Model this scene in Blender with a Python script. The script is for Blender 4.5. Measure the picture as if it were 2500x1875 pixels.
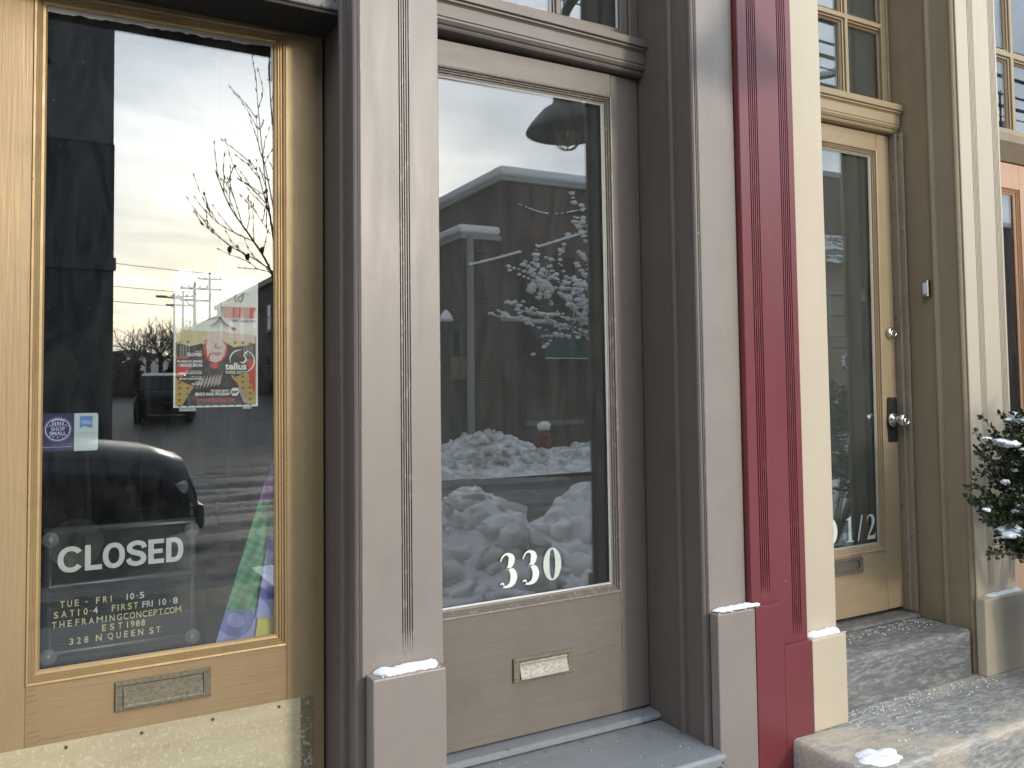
import bpy, bmesh, math, random
from mathutils import Vector, Matrix, noise
from math import sin, cos, pi, radians, sqrt

# ------------------------------------------------------------------ reset
for o in list(bpy.data.objects): bpy.data.objects.remove(o, do_unlink=True)
scene = bpy.context.scene
COL = scene.collection
random.seed(7)

# ------------------------------------------------------------------ camera
# X runs along the shop fronts, -Y is the street, Z is up; metres; most positions baked from image pixels
cam_d = bpy.data.cameras.new('camera'); cam = bpy.data.objects.new('camera', cam_d); COL.objects.link(cam)
yaw, pit, rol = radians(29.1244), radians(2.6509), radians(-0.7333)
fw = Vector((sin(yaw)*cos(pit), cos(yaw)*cos(pit), sin(pit)))
rt = Vector((cos(yaw), -sin(yaw), 0)); up = rt.cross(fw)
r2 = rt*cos(rol) + up*sin(rol); u2 = up*cos(rol) - rt*sin(rol)
cam.matrix_world = Matrix(((r2.x, u2.x, -fw.x, 0.0), (r2.y, u2.y, -fw.y, -2.2), (r2.z, u2.z, -fw.z, 1.45), (0, 0, 0, 1)))
cam_d.sensor_width = 36; cam_d.lens = 36*2070/2500; cam_d.shift_y = -0.032
cam_d.clip_start = 0.02; cam_d.clip_end = 900
scene.camera = cam

# ------------------------------------------------------------------ sky + sun
SUN_AZ, SUN_EL = radians(17.6), radians(15.0)          # azimuth from -Y towards +X
sun_dir = Vector((sin(SUN_AZ)*cos(SUN_EL), -cos(SUN_AZ)*cos(SUN_EL), sin(SUN_EL)))
world = bpy.data.worlds.new('World'); scene.world = world; world.use_nodes = True
def build_world():
    nt = world.node_tree; nt.nodes.clear(); L = nt.links
    def N(t, **k):
        n = nt.nodes.new(t)
        for a, b in k.items(): setattr(n, a, b)
        return n
    out = N('ShaderNodeOutputWorld'); bg = N('ShaderNodeBackground'); bg.inputs['Strength'].default_value = 0.15
    L.new(bg.outputs[0], out.inputs[0])
    sky = N('ShaderNodeTexSky'); sky.sky_type = 'NISHITA'; sky.sun_disc = False
    sky.sun_elevation = SUN_EL; sky.sun_rotation = pi - SUN_AZ; sky.air_density = 1.0; sky.dust_density = 2.0
    tc = N('ShaderNodeTexCoord'); dirv = tc.outputs['Generated']
    sep = N('ShaderNodeSeparateXYZ'); L.new(dirv, sep.inputs[0])
    def M(op, a, b=None, c=None, clamp=False):
        n = N('ShaderNodeMath', operation=op); n.use_clamp = clamp
        for i, v in enumerate((a, b, c)):
            if v is None: continue
            if isinstance(v, (int, float)): n.inputs[i].default_value = v
            else: L.new(v, n.inputs[i])
        return n.outputs[0]
    zc = M('MAXIMUM', sep.outputs[2], 0.0)
    den = M('ADD', zc, 0.10)
    cmb = N('ShaderNodeCombineXYZ')
    L.new(M('MULTIPLY', M('DIVIDE', sep.outputs[0], den), 0.7), cmb.inputs[0]); L.new(M('DIVIDE', sep.outputs[1], den), cmb.inputs[1])
    n1 = N('ShaderNodeTexNoise'); n1.inputs['Scale'].default_value = 0.75; n1.inputs['Detail'].default_value = 7; n1.inputs['Roughness'].default_value = 0.55; n1.inputs['Distortion'].default_value = 0.4
    L.new(cmb.outputs[0], n1.inputs['Vector'])
    n2 = N('ShaderNodeTexNoise'); n2.inputs['Scale'].default_value = 2.3; n2.inputs['Detail'].default_value = 8; n2.inputs['Distortion'].default_value = 0.8
    L.new(cmb.outputs[0], n2.inputs['Vector'])
    # glow of the low sun behind thin cloud
    dot = N('ShaderNodeVectorMath', operation='DOT_PRODUCT'); L.new(dirv, dot.inputs[0])
    gaz, gel = radians(11), radians(8)
    dot.inputs[1].default_value = (sin(gaz)*cos(gel), -cos(gaz)*cos(gel), sin(gel))
    d = M('MAXIMUM', dot.outputs['Value'], 0.0)
    glow_w = M('POWER', d, 6.0); glow_n = M('POWER', d, 40.0)
    # cloud colour: cool grey base, warm light near the sun
    ramp = N('ShaderNodeValToRGB'); e = ramp.color_ramp.elements
    e[0].position = 0.38; e[0].color = (0.46, 0.52, 0.59, 1); e[1].position = 0.60; e[1].color = (0.96, 0.98, 1.0, 1)
    L.new(M('ADD', M('MULTIPLY', n1.outputs['Fac'], 0.65), M('MULTIPLY', n2.outputs['Fac'], 0.35)), ramp.inputs[0])
    lum = M('ADD', M('ADD', M('MULTIPLY', glow_w, WG), M('MULTIPLY', glow_n, NG)), BASE)
    warm = N('ShaderNodeMixRGB'); warm.inputs[1].default_value = (0.89, 0.95, 1.02, 1); warm.inputs[2].default_value = (1.04, 0.93, 0.70, 1)
    low = M('SUBTRACT', 1.15, M('MULTIPLY', zc, 2.9), clamp=True)
    L.new(M('MULTIPLY', M('ADD', M('MULTIPLY', M('POWER', d, 22.0), 0.75), M('MULTIPLY', glow_n, 0.45)), low, clamp=True), warm.inputs[0])
    mul = N('ShaderNodeMixRGB', blend_type='MULTIPLY'); mul.inputs[0].default_value = 1
    L.new(ramp.outputs[0], mul.inputs[1]); L.new(warm.outputs[0], mul.inputs[2])
    sc = N('ShaderNodeVectorMath', operation='SCALE'); L.new(mul.outputs[0], sc.inputs[0]); L.new(lum, sc.inputs['Scale'])
    mix = N('ShaderNodeMixRGB'); mix.inputs[0].default_value = 0.86
    L.new(sky.outputs[0], mix.inputs[1]); L.new(sc.outputs[0], mix.inputs[2])
    L.new(mix.outputs[0], bg.inputs['Color'])
WG, NG, BASE = 11.5, 11.5, 13.5
build_world()
sun_d = bpy.data.lights.new('sun', 'SUN'); sun = bpy.data.objects.new('sun', sun_d); COL.objects.link(sun)
sun_d.energy = 1.15; sun_d.angle = radians(6.0); sun_d.color = (1.0, 0.89, 0.73)
sun.rotation_euler = sun_dir.to_track_quat('Z', 'Y').to_euler()
sun.location = (20, -60, 30)
scene.render.engine = 'CYCLES'
vs = scene.view_settings
vs.view_transform = 'Standard'; vs.look = 'None'; vs.exposure = 0.6; vs.gamma = 1; vs.use_curve_mapping = False
scene.cycles.max_bounces = 8; scene.cycles.transparent_max_bounces = 16; scene.cycles.caustics_reflective = False; scene.cycles.caustics_refractive = False

# ------------------------------------------------------------------ helpers
class MB:
    """collects geometry in world coordinates"""
    def __init__(s): s.v = []; s.f = []; s.m = []
    def add(s, vs_, fs, mi=0):
        o = len(s.v); s.v += [tuple(v) for v in vs_]
        for f in fs: s.f.append(tuple(i+o for i in f)); s.m.append(mi)
        return s
    def hexa(s, p, mi=0):      # p: 4 bottom (ccw) + 4 top
        return s.add(p, [(3,2,1,0),(4,5,6,7),(0,1,5,4),(1,2,6,5),(2,3,7,6),(3,0,4,7)], mi)
    def box(s, x0, x1, y0, y1, z0, z1, mi=0):
        return s.hexa([(x0,y0,z0),(x1,y0,z0),(x1,y1,z0),(x0,y1,z0),(x0,y0,z1),(x1,y0,z1),(x1,y1,z1),(x0,y1,z1)], mi)
    def quadslab(s, q, y0, y1, mi=0):   # q: 4 (x,z) corners bl, br, tr, tl; between front y0 and back y1
        return s.hexa([(q[0][0],y0,q[0][1]),(q[1][0],y0,q[1][1]),(q[1][0],y1,q[1][1]),(q[0][0],y1,q[0][1]),
                       (q[3][0],y0,q[3][1]),(q[2][0],y0,q[2][1]),(q[2][0],y1,q[2][1]),(q[3][0],y1,q[3][1])], mi)
    def extrude(s, prof, a, b, axis, mi=0, closed=True):
        """prof: list of 2-tuples; axis 'x' -> (y,z), 'y' -> (x,z), 'z' -> (x,y); a,b scalars or functions of the point"""
        n = len(prof); vv = []
        for t in (a, b):
            for p in prof:
                c = t(p) if callable(t) else t
                vv.append((c, p[0], p[1]) if axis == 'x' else ((p[0], c, p[1]) if axis == 'y' else (p[0], p[1], c)))
        fs = [(i, (i+1) % n, n+(i+1) % n, n+i) for i in range(n if closed else n-1)]
        if closed: fs += [tuple(range(n-1, -1, -1)), tuple(range(n, 2*n))]
        return s.add(vv, fs, mi)
    def tube(s, pts, r, n=6, mi=0, cap=True):
        pts = [Vector(p) for p in pts]; k = len(pts)
        rs = r if isinstance(r, (list, tuple)) else [r]*k
        vv = []
        for i, p in enumerate(pts):
            t = (pts[min(i+1, k-1)] - pts[max(i-1, 0)]).normalized()
            a = Vector((0, 0, 1)) if abs(t.z) < 0.9 else Vector((1, 0, 0))
            u = t.cross(a).normalized(); w = t.cross(u)
            for j in range(n):
                q = p + (u*cos(2*pi*j/n) + w*sin(2*pi*j/n))*rs[i]; vv.append(q)
        fs = [(i*n+j, i*n+(j+1) % n, (i+1)*n+(j+1) % n, (i+1)*n+j) for i in range(k-1) for j in range(n)]
        if cap: fs += [tuple(range(n-1, -1, -1)), tuple(range((k-1)*n, k*n))]
        return s.add(vv, fs, mi)
    def lathe(s, prof, c, axis='z', n=20, mi=0):   # prof (r, h)
        k = len(prof); vv = []
        for r, h in prof:
            for j in range(n):
                a = 2*pi*j/n; p, q = r*cos(a), r*sin(a)
                vv.append((c[0]+p, c[1]+q, c[2]+h) if axis == 'z' else ((c[0]+p, c[1]+h, c[2]+q) if axis == 'y' else (c[0]+h, c[1]+p, c[2]+q)))
        fs = [(i*n+j, i*n+(j+1) % n, (i+1)*n+(j+1) % n, (i+1)*n+j) for i in range(k-1) for j in range(n)]
        fs += [tuple(range(n)), tuple(range((k-1)*n, k*n))]
        return s.add(vv, fs, mi)
    def frame(s, q, prof, mi=0):
        """mitred moulding round the quad q (bl,br,tr,tl in x,z); prof: list of (outward offset, y)"""
        sg = [(-1,-1),(1,-1),(1,1),(-1,1)]; n = len(prof); vv = []
        for (x, z), (sx, sz) in zip(q, sg):
            for o, y in prof: vv.append((x+sx*o, y, z+sz*o))
        fs = [(c*n+i, c*n+i+1, ((c+1) % 4)*n+i+1, ((c+1) % 4)*n+i) for c in range(4) for i in range(n-1)]
        return s.add(vv, fs, mi)
    def blob(s, c, r, sub=1, jit=0.0, sq=(1,1,1), mi=0, seed=0):
        bm = bmesh.new(); bmesh.ops.create_icosphere(bm, subdivisions=sub, radius=1)
        vv = []
        for v in bm.verts:
            k = 1 + jit*(noise.noise(v.co*1.7 + Vector((seed*3.1, seed*1.7, 0))) + 0.4*noise.noise(v.co*4.3 + Vector((seed*1.3, 0, seed))))
            vv.append((c[0]+v.co.x*r*k*sq[0], c[1]+v.co.y*r*k*sq[1], c[2]+v.co.z*r*k*sq[2]))
        fs = [tuple(v.index for v in f.verts) for f in bm.faces]; bm.free()
        return s.add(vv, fs, mi)
    def grid(s, fn, nu, nv, mi=0):
        vv = [fn(i/nu, j/nv) for j in range(nv+1) for i in range(nu+1)]
        fs = [(j*(nu+1)+i, j*(nu+1)+i+1, (j+1)*(nu+1)+i+1, (j+1)*(nu+1)+i) for j in range(nv) for i in range(nu)]
        return s.add(vv, fs, mi)

def root_of(o):
    while o.parent: o = o.parent
    return o
def obj(name, mb, mat, parent=None, bevel=0.0, smooth=False, seg=1, label=None, recalc=True):
    me = bpy.data.meshes.new(name)
    vs_ = [Vector(v) for v in mb.v]
    if parent: off = root_of(parent).location.copy()
    else:
        xs = [v.x for v in vs_]; ys = [v.y for v in vs_]; zs = [v.z for v in vs_]
        off = Vector(((min(xs)+max(xs))/2, (min(ys)+max(ys))/2, min(zs)))
    me.from_pydata([v - off for v in vs_], [], mb.f)
    mats = mat if isinstance(mat, (list, tuple)) else [mat]
    for m in mats: me.materials.append(m)
    for p, mi in zip(me.polygons, mb.m): p.material_index = mi
    if bevel or recalc:
        bm = bmesh.new(); bm.from_mesh(me)
        if recalc: bmesh.ops.recalc_face_normals(bm, faces=bm.faces)
        if bevel:
            es = [e for e in bm.edges if len(e.link_faces) == 2 and e.calc_face_angle(0) > 0.5]
            bmesh.ops.bevel(bm, geom=es, offset=bevel, segments=seg, affect='EDGES', profile=0.6, clamp_overlap=True)
        bm.to_mesh(me); bm.free()
    if smooth:
        for p in me.polygons: p.use_smooth = True
    o = bpy.data.objects.new(name, me); COL.objects.link(o)
    if parent: o.parent = parent
    else: o.location = off
    if label: o['label'] = label
    return o
def tag(o, label, cat, group=None, kind=None):
    if label: o['label'] = label
    if cat: o['category'] = cat
    if group: o['group'] = group
    if kind: o['kind'] = kind
    return o
def thing(name, loc, label, cat, group=None):
    o = bpy.data.objects.new(name, None); COL.objects.link(o); o.location = loc; o.empty_display_size = 0.1
    return tag(o, label, cat, group)
def copy_tree(o, delta, parent=None):
    c = o.copy(); COL.objects.link(c); c.parent = parent
    if parent is None: c.location = o.location + Vector(delta)
    for ch in [x for x in bpy.data.objects if x.parent == o]: copy_tree(ch, delta, c)
    return c

# ------------------------------------------------------------------ materials
def newmat(name):
    m = bpy.data.materials.new(name); m.use_nodes = True; nt = m.node_tree
    return m, nt, nt.nodes['Principled BSDF'], nt.links
def nodes(nt):
    def N(t, **k):
        n = nt.nodes.new(t)
        for a, b in k.items(): setattr(n, a, b)
        return n
    return N
def pos_noise(nt, scale, detail=3, rough=0.55, dist=0.0):
    N = nodes(nt); g = N('ShaderNodeNewGeometry'); mp = N('ShaderNodeVectorMath', operation='MULTIPLY')
    mp.inputs[1].default_value = scale if isinstance(scale, tuple) else (scale,)*3
    nt.links.new(g.outputs['Position'], mp.inputs[0])
    n = N('ShaderNodeTexNoise'); n.inputs['Scale'].default_value = 1; n.inputs['Detail'].default_value = detail
    n.inputs['Roughness'].default_value = rough; n.inputs['Distortion'].default_value = dist
    nt.links.new(mp.outputs[0], n.inputs['Vector']); return n.outputs['Fac']
def ramp(nt, fac, stops):
    r = nt.nodes.new('ShaderNodeValToRGB'); e = r.color_ramp.elements
    while len(e) < len(stops): e.new(0.5)
    for k, (p, c) in zip(e, stops): k.position = p; k.color = (*c, 1) if len(c) == 3 else c
    nt.links.new(fac, r.inputs[0]); return r.outputs[0]
def mixc(nt, fac, a, b, mode='MIX'):
    n = nt.nodes.new('ShaderNodeMixRGB'); n.blend_type = mode
    for i, v in enumerate((fac, a, b)):
        if isinstance(v, (int, float)): n.inputs[i].default_value = v
        elif isinstance(v, tuple): n.inputs[i].default_value = (*v, 1) if len(v) == 3 else v
        else: nt.links.new(v, n.inputs[i])
    return n.outputs[0]
def bump(nt, b, height, strength, dist=0.002, prev=None):
    n = nt.nodes.new('ShaderNodeBump'); n.inputs['Strength'].default_value = strength; n.inputs['Distance'].default_value = dist
    nt.links.new(height, n.inputs['Height'])
    if prev is not None: nt.links.new(prev, n.inputs['Normal'])
    nt.links.new(n.outputs[0], b.inputs['Normal']); return n.outputs[0]
def dk(c, k): return tuple(x*k for x in c)

def paint(name, col, rough=0.42, grain='z', gb=0.25, var=0.16, chip=None, chip_t=0.73, metallic=0.0, dirt=0.25, spec=0.5, streak=0.0, edge=None):
    """brushed oil paint over wood: brush grain, uneven sheen, faint dirt, small chips"""
    m, nt, b, L = newmat(name)
    gs = {'z': (170, 170, 5), 'x': (5, 170, 170), 'n': (60, 60, 60)}[grain]
    grain_n = pos_noise(nt, gs, 4, 0.6)
    big = pos_noise(nt, (3.1, 3.1, 1.9), 4, 0.6)
    mid = pos_noise(nt, {'z': (24, 24, 3), 'x': (3, 24, 24), 'n': (12, 12, 12)}[grain], 3, 0.55, 0.5)
    c = mixc(nt, ramp(nt, big, [(0.3, (0, 0, 0)), (0.7, (1, 1, 1))]), dk(col, 1-var*0.6), dk(col, 1+var*0.5))
    c = mixc(nt, ramp(nt, mid, [(0.35, (0, 0, 0)), (0.75, (1, 1, 1))]), c, dk(col, 1-var*0.45))
    if streak: c = mixc(nt, ramp(nt, grain_n, [(0.35, (0, 0, 0)), (0.65, (streak,)*3)]), c, dk(col, 0.66))
    if dirt:
        dn = pos_noise(nt, 9.0, 6, 0.65, 0.6)
        c = mixc(nt, ramp(nt, dn, [(0.52, (0, 0, 0)), (0.8, (dirt,)*3)]), c, dk(col, 0.5))
        sp = pos_noise(nt, 130.0, 1, 0.5)
        c = mixc(nt, ramp(nt, sp, [(0.74, (0, 0, 0)), (0.79, (dirt*1.4,)*3)]), c, dk(col, 0.35))
    if chip:
        cn = pos_noise(nt, (55.0, 55.0, 38.0), 2, 0.5)
        c = mixc(nt, ramp(nt, cn, [(chip_t, (0, 0, 0)), (chip_t+0.015, (1, 1, 1))]), c, chip)
    if edge:      # paint rubbed and chipped off along the arrises
        N = nodes(nt); bv = N('ShaderNodeBevel'); bv.samples = 4; bv.inputs['Radius'].default_value = 0.0035
        gn = N('ShaderNodeNewGeometry'); dt = N('ShaderNodeVectorMath', operation='DOT_PRODUCT'); L.new(bv.outputs[0], dt.inputs[0]); L.new(gn.outputs['True Normal'], dt.inputs[1])
        em = ramp(nt, dt.outputs['Value'], [(0.90, (1, 1, 1)), (0.97, (0, 0, 0))])
        en = ramp(nt, pos_noise(nt, (70.0, 70.0, 26.0), 4, 0.7), [(0.57, (0, 0, 0)), (0.60, (0.8,)*3)])
        c = mixc(nt, mixc(nt, 1.0, em, en, 'MULTIPLY'), c, edge)
    L.new(c, b.inputs['Base Color'])
    rn = ramp(nt, mid, [(0.3, (rough*0.92,)*3), (0.75, (min(1, rough*1.12),)*3)]); L.new(rn, b.inputs['Roughness'])
    b.inputs['Metallic'].default_value = metallic
    b.inputs['Specular IOR Level'].default_value = spec
    p = bump(nt, b, grain_n, gb, 0.0012)
    bump(nt, b, mid, gb*0.3, 0.0012, p)
    return m
def plain(name, col, rough=0.5, metallic=0.0, spec=0.5, var=0.12, ns=20.0, bmp=0.0, emit=0):
    m, nt, b, L = newmat(name)
    n = pos_noise(nt, ns, 4)
    L.new(mixc(nt, n, dk(col, 1-var), dk(col, 1+var)), b.inputs['Base Color'])
    b.inputs['Roughness'].default_value = rough; b.inputs['Metallic'].default_value = metallic; b.inputs['Specular IOR Level'].default_value = spec
    if bmp: bump(nt, b, n, bmp, 0.004)
    if emit: b.inputs['Emission Color'].default_value = (*col, 1); b.inputs['Emission Strength'].default_value = emit
    return m
def snow_mat(name, col=(0.86, 0.88, 0.92), dirty=None, ns=18.0, bm=0.5):
    m, nt, b, L = newmat(name)
    n = pos_noise(nt, ns, 6, 0.6)
    if dirty:
        d = pos_noise(nt, 3.0, 6, 0.7, 0.5)
        L.new(mixc(nt, ramp(nt, d, [(0.42, (0, 0, 0)), (0.6, (1, 1, 1))]), col, dirty), b.inputs['Base Color'])
    else: L.new(mixc(nt, n, dk(col, 0.94), col), b.inputs['Base Color'])
    b.inputs['Roughness'].default_value = 0.75; b.inputs['Specular IOR Level'].default_value = 0.25
    bump(nt, b, n, bm, 0.012); return m
def glass_mat(name, r0=0.13, tint=(0.93, 0.95, 0.94), dust=0.022, wave=0.0):
    m, nt, b, L = newmat(name); N = nodes(nt); nt.nodes.remove(b); out = nt.nodes['Material Output']
    tr = N('ShaderNodeBsdfTransparent'); tr.inputs[0].default_value = (*tint, 1)
    gl = N('ShaderNodeBsdfGlossy'); gl.inputs['Roughness'].default_value = 0.0
    lw = N('ShaderNodeLayerWeight'); lw.inputs['Blend'].default_value = 0.5
    p5 = N('ShaderNodeMath', operation='POWER'); p5.inputs[1].default_value = 5; L.new(lw.outputs['Facing'], p5.inputs[0])
    ma = N('ShaderNodeMath', operation='MULTIPLY_ADD'); ma.inputs[1].default_value = 1-r0; ma.inputs[2].default_value = r0; L.new(p5.outputs[0], ma.inputs[0])
    mx = N('ShaderNodeMixShader'); L.new(ma.outputs[0], mx.inputs[0]); L.new(tr.outputs[0], mx.inputs[1]); L.new(gl.outputs[0], mx.inputs[2])
    if wave:
        bp = N('ShaderNodeBump'); bp.inputs['Strength'].default_value = wave; bp.inputs['Distance'].default_value = 0.05
        L.new(pos_noise(nt, 5.0, 1), bp.inputs['Height']); L.new(bp.outputs[0], gl.inputs['Normal'])
    df = N('ShaderNodeBsdfDiffuse'); df.inputs[0].default_value = (0.7, 0.72, 0.72, 1)
    m2 = N('ShaderNodeMixShader'); L.new(mx.outputs[0], m2.inputs[1]); L.new(df.outputs[0], m2.inputs[2])
    dn = ramp(nt, pos_noise(nt, (14, 14, 3.5), 6, 0.7, 1.6), [(0.42, (0.002,)*3), (0.75, (dust,)*3)])
    sp = ramp(nt, pos_noise(nt, 150.0, 0), [(0.86, (0, 0, 0)), (0.88, (0.12,)*3)])
    L.new(mixc(nt, 1.0, dn, sp, 'ADD'), m2.inputs[0]); L.new(m2.outputs[0], out.inputs[0]); return m
def brick_mat(name, c1=(0.155, 0.075, 0.055), c2=(0.095, 0.045, 0.036), mortar=(0.16, 0.14, 0.12), axis='xz'):
    m, nt, b, L = newmat(name); N = nodes(nt)
    g = N('ShaderNodeNewGeometry'); s = N('ShaderNodeSeparateXYZ'); L.new(g.outputs['Position'], s.inputs[0])
    cb = N('ShaderNodeCombineXYZ'); ad = N('ShaderNodeMath', operation='ADD'); L.new(s.outputs[0], ad.inputs[0]); L.new(s.outputs[1], ad.inputs[1])
    L.new(ad.outputs[0], cb.inputs[0]); L.new(s.outputs[2], cb.inputs[1])
    br = N('ShaderNodeTexBrick'); br.inputs['Scale'].default_value = 1; br.inputs['Brick Width'].default_value = 0.22; br.inputs['Row Height'].default_value = 0.075
    br.inputs['Mortar Size'].default_value = 0.008; br.inputs['Color1'].default_value = (*c1, 1); br.inputs['Color2'].default_value = (*c2, 1); br.inputs['Mortar'].default_value = (*mortar, 1)
    L.new(cb.outputs[0], br.inputs['Vector'])
    big = pos_noise(nt, 0.8, 5)
    L.new(mixc(nt, ramp(nt, big, [(0.3, (0, 0, 0)), (0.75, (0.6,)*3)]), br.outputs['Color'], dk(c2, 0.6)), b.inputs['Base Color'])
    b.inputs['Roughness'].default_value = 0.9; bump(nt, b, br.outputs['Fac'], -0.5, 0.01); return m
def marble(name, light, dark, warm=None, k=1.0, grime=0.3):
    m, nt, b, L = newmat(name)
    st = pos_noise(nt, (20*k, 60*k, 95*k), 9, 0.78, 0.45)
    ve = pos_noise(nt, (9*k, 80*k, 70*k), 7, 0.72, 0.7)
    fine = pos_noise(nt, 190.0, 3)
    c = ramp(nt, st, [(0.33, dk(dark, 0.8)), (0.47, dark), (0.56, tuple((a+d)/2 for a, d in zip(light, dark))), (0.68, light)])
    c = mixc(nt, ramp(nt, ve, [(0.5, (0, 0, 0)), (0.66, (0.75,)*3)]), c, dk(dark, 0.55))
    if warm:
        w = pos_noise(nt, (3.5, 6, 4), 3, 0.5, 0.5)
        c = mixc(nt, ramp(nt, w, [(0.47, (0, 0, 0)), (0.62, (0.6,)*3)]), c, warm)
    c = mixc(nt, ramp(nt, fine, [(0.3, (0.25,)*3), (0.6, (0, 0, 0))]), c, dk(dark, 0.6))
    c = mixc(nt, ramp(nt, fine, [(0.66, (0, 0, 0)), (0.75, (0.25,)*3)]), c, light)
    g = pos_noise(nt, 5.0, 6, 0.7, 0.8)
    c = mixc(nt, ramp(nt, g, [(0.5, (0, 0, 0)), (0.75, (grime,)*3)]), c, dk(dark, 0.5))
    L.new(c, b.inputs['Base Color'])
    L.new(ramp(nt, g, [(0.3, (0.5,)*3), (0.7, (0.75,)*3)]), b.inputs['Roughness'])
    p = bump(nt, b, fine, 0.25, 0.002); bump(nt, b, st, 0.3, 0.004, p); return m
def worn_brass(name, base=(0.30, 0.25, 0.16), light=(0.60, 0.56, 0.42), dark=(0.10, 0.075, 0.05), rough=0.45, t=0.5):
    m, nt, b, L = newmat(name)
    n = pos_noise(nt, (90.0, 130.0, 130.0), 8, 0.75, 0.3); n2 = pos_noise(nt, (14.0, 30.0, 40.0), 4)
    c = ramp(nt, n, [(0.34, dark), (0.46, base), (t+0.1, light)])
    c = mixc(nt, ramp(nt, n2, [(0.4, (0, 0, 0)), (0.7, (0.6,)*3)]), c, base)
    L.new(c, b.inputs['Base Color']); b.inputs['Metallic'].default_value = 0.35
    L.new(ramp(nt, n, [(0.3, (rough+0.2,)*3), (0.7, (rough,)*3)]), b.inputs['Roughness'])
    bump(nt, b, n, 0.35, 0.0015); return m

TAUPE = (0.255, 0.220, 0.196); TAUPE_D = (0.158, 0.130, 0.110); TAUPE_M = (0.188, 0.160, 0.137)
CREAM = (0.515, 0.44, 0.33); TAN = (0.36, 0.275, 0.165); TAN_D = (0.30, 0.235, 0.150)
M_taupe = paint('taupe_paint', TAUPE, 0.40, 'z', 0.30, 0.14, edge=(0.55, 0.52, 0.48))
M_taupe_door = paint('taupe_door_paint', TAUPE_M, 0.42, 'z', 0.30, 0.20, dirt=0.35, edge=(0.60, 0.56, 0.50))
M_taupe_rail = paint('taupe_rail_paint', TAUPE_M, 0.42, 'x', 0.42, 0.20, dirt=0.35, streak=0.25, chip=(0.62, 0.56, 0.5), chip_t=0.80)
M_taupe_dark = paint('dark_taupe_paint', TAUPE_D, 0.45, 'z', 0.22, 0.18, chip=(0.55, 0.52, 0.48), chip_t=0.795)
M_gold = paint('gold_paint', (0.45, 0.325, 0.185), 0.42, 'z', 0.42, 0.22, edge=(0.20, 0.13, 0.06), metallic=0.35, streak=0.2, dirt=0.25)
M_gold_rail = paint('gold_rail_paint', (0.39, 0.275, 0.15), 0.45, 'x', 0.5, 0.2, metallic=0.3, streak=0.18, dirt=0.3)
M_gold_mould = paint('gold_moulding_paint', (0.40, 0.28, 0.14), 0.42, 'n', 0.4, 0.25, metallic=0.3, dirt=0.6)
M_crimson = paint('crimson_paint', (0.155, 0.027, 0.033), 0.36, 'z', 0.2, 0.12, edge=(0.30, 0.10, 0.10), chip=(0.4, 0.2, 0.2), chip_t=0.80, dirt=0.15, spec=0.6)
M_cream = paint('cream_paint', CREAM, 0.45, 'z', 0.12, 0.06, edge=(0.42, 0.33, 0.22), dirt=0.08)
M_tan_door = paint('tan_door_paint', TAN, 0.42, 'z', 0.22, 0.16, dirt=0.25)
M_tan_rail = paint('tan_rail_paint', TAN, 0.42, 'x', 0.3, 0.16, dirt=0.3)
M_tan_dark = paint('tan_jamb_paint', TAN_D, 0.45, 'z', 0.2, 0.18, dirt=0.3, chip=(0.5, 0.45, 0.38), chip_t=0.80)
M_tan_worn = paint('worn_tan_paint', (0.30, 0.25, 0.18), 0.5, 'z', 0.7, 0.3, chip=(0.17, 0.125, 0.085), chip_t=0.68, dirt=0.6)
M_orange = paint('orange_paint', (0.56, 0.33, 0.20), 0.45, 'z', 0.2, 0.1, dirt=0.1)
M_flaky = paint('flaking_grey_paint', (0.27, 0.25, 0.235), 0.6, 'x', 0.5, 0.25, chip=(0.10, 0.08, 0.06), chip_t=0.60, dirt=0.7)
M_step = paint('grey_step_paint', (0.25, 0.265, 0.28), 0.36, 'x', 0.4, 0.2, edge=(0.50, 0.51, 0.52), chip=(0.07, 0.065, 0.06), chip_t=0.70, dirt=0.6, streak=0.35)
M_putty = plain('grey_putty', (0.33, 0.35, 0.34), 0.7, bmp=0.4, ns=120)
M_white_putty = plain('white_putty', (0.6, 0.62, 0.6), 0.6, bmp=0.4, ns=120)
M_brass = worn_brass('aged_brass')
M_brass2 = worn_brass('polished_worn_brass', (0.32, 0.305, 0.25), (0.40, 0.39, 0.335), (0.23, 0.215, 0.175), 0.45, 0.46)
M_bronze2 = worn_brass('tarnished_brass', (0.18, 0.155, 0.11), (0.30, 0.27, 0.205), (0.105, 0.085, 0.06), 0.5, 0.60)
M_bronze = worn_brass('dull_bronze', (0.16, 0.125, 0.10), (0.24, 0.20, 0.17), (0.05, 0.035, 0.03), 0.5, 0.6)
M_screw = plain('dark_screw', (0.12, 0.09, 0.06), 0.5, 0.6)
M_chrome = plain('satin_chrome', (0.62, 0.61, 0.58), 0.26, 1.0, var=0.06, ns=60)
M_black_metal = paint('black_worn_metal', (0.022, 0.020, 0.019), 0.38, 'n', 0.3, 0.3, chip=(0.12, 0.08, 0.05), chip_t=0.68)
M_black_plastic = plain('black_plastic', (0.024, 0.026, 0.030), 0.42, var=0.2)
M_glass = glass_mat('window_glass')
M_snow = snow_mat('fresh_snow', ns=55.0, bm=0.4)
M_snow_pile = snow_mat('shovelled_snow', (0.90, 0.905, 0.915), ns=14.0, bm=0.6)
M_snow_dirty = snow_mat('dirty_snow', (0.84, 0.86, 0.88), (0.46, 0.44, 0.42), ns=10.0, bm=0.8)
M_blind = plain('grey_blind', (0.031, 0.0305, 0.029), 0.9, var=0.10, ns=4)
M_blind_tan = plain('greenish_grey_blind', (0.066, 0.070, 0.060), 0.9, var=0.10, ns=4)
M_interior = plain('dark_interior', (0.035, 0.034, 0.036), 0.9)
M_white_vinyl = plain('white_vinyl', (0.80, 0.86, 0.78), 0.55, var=0.02)
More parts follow.
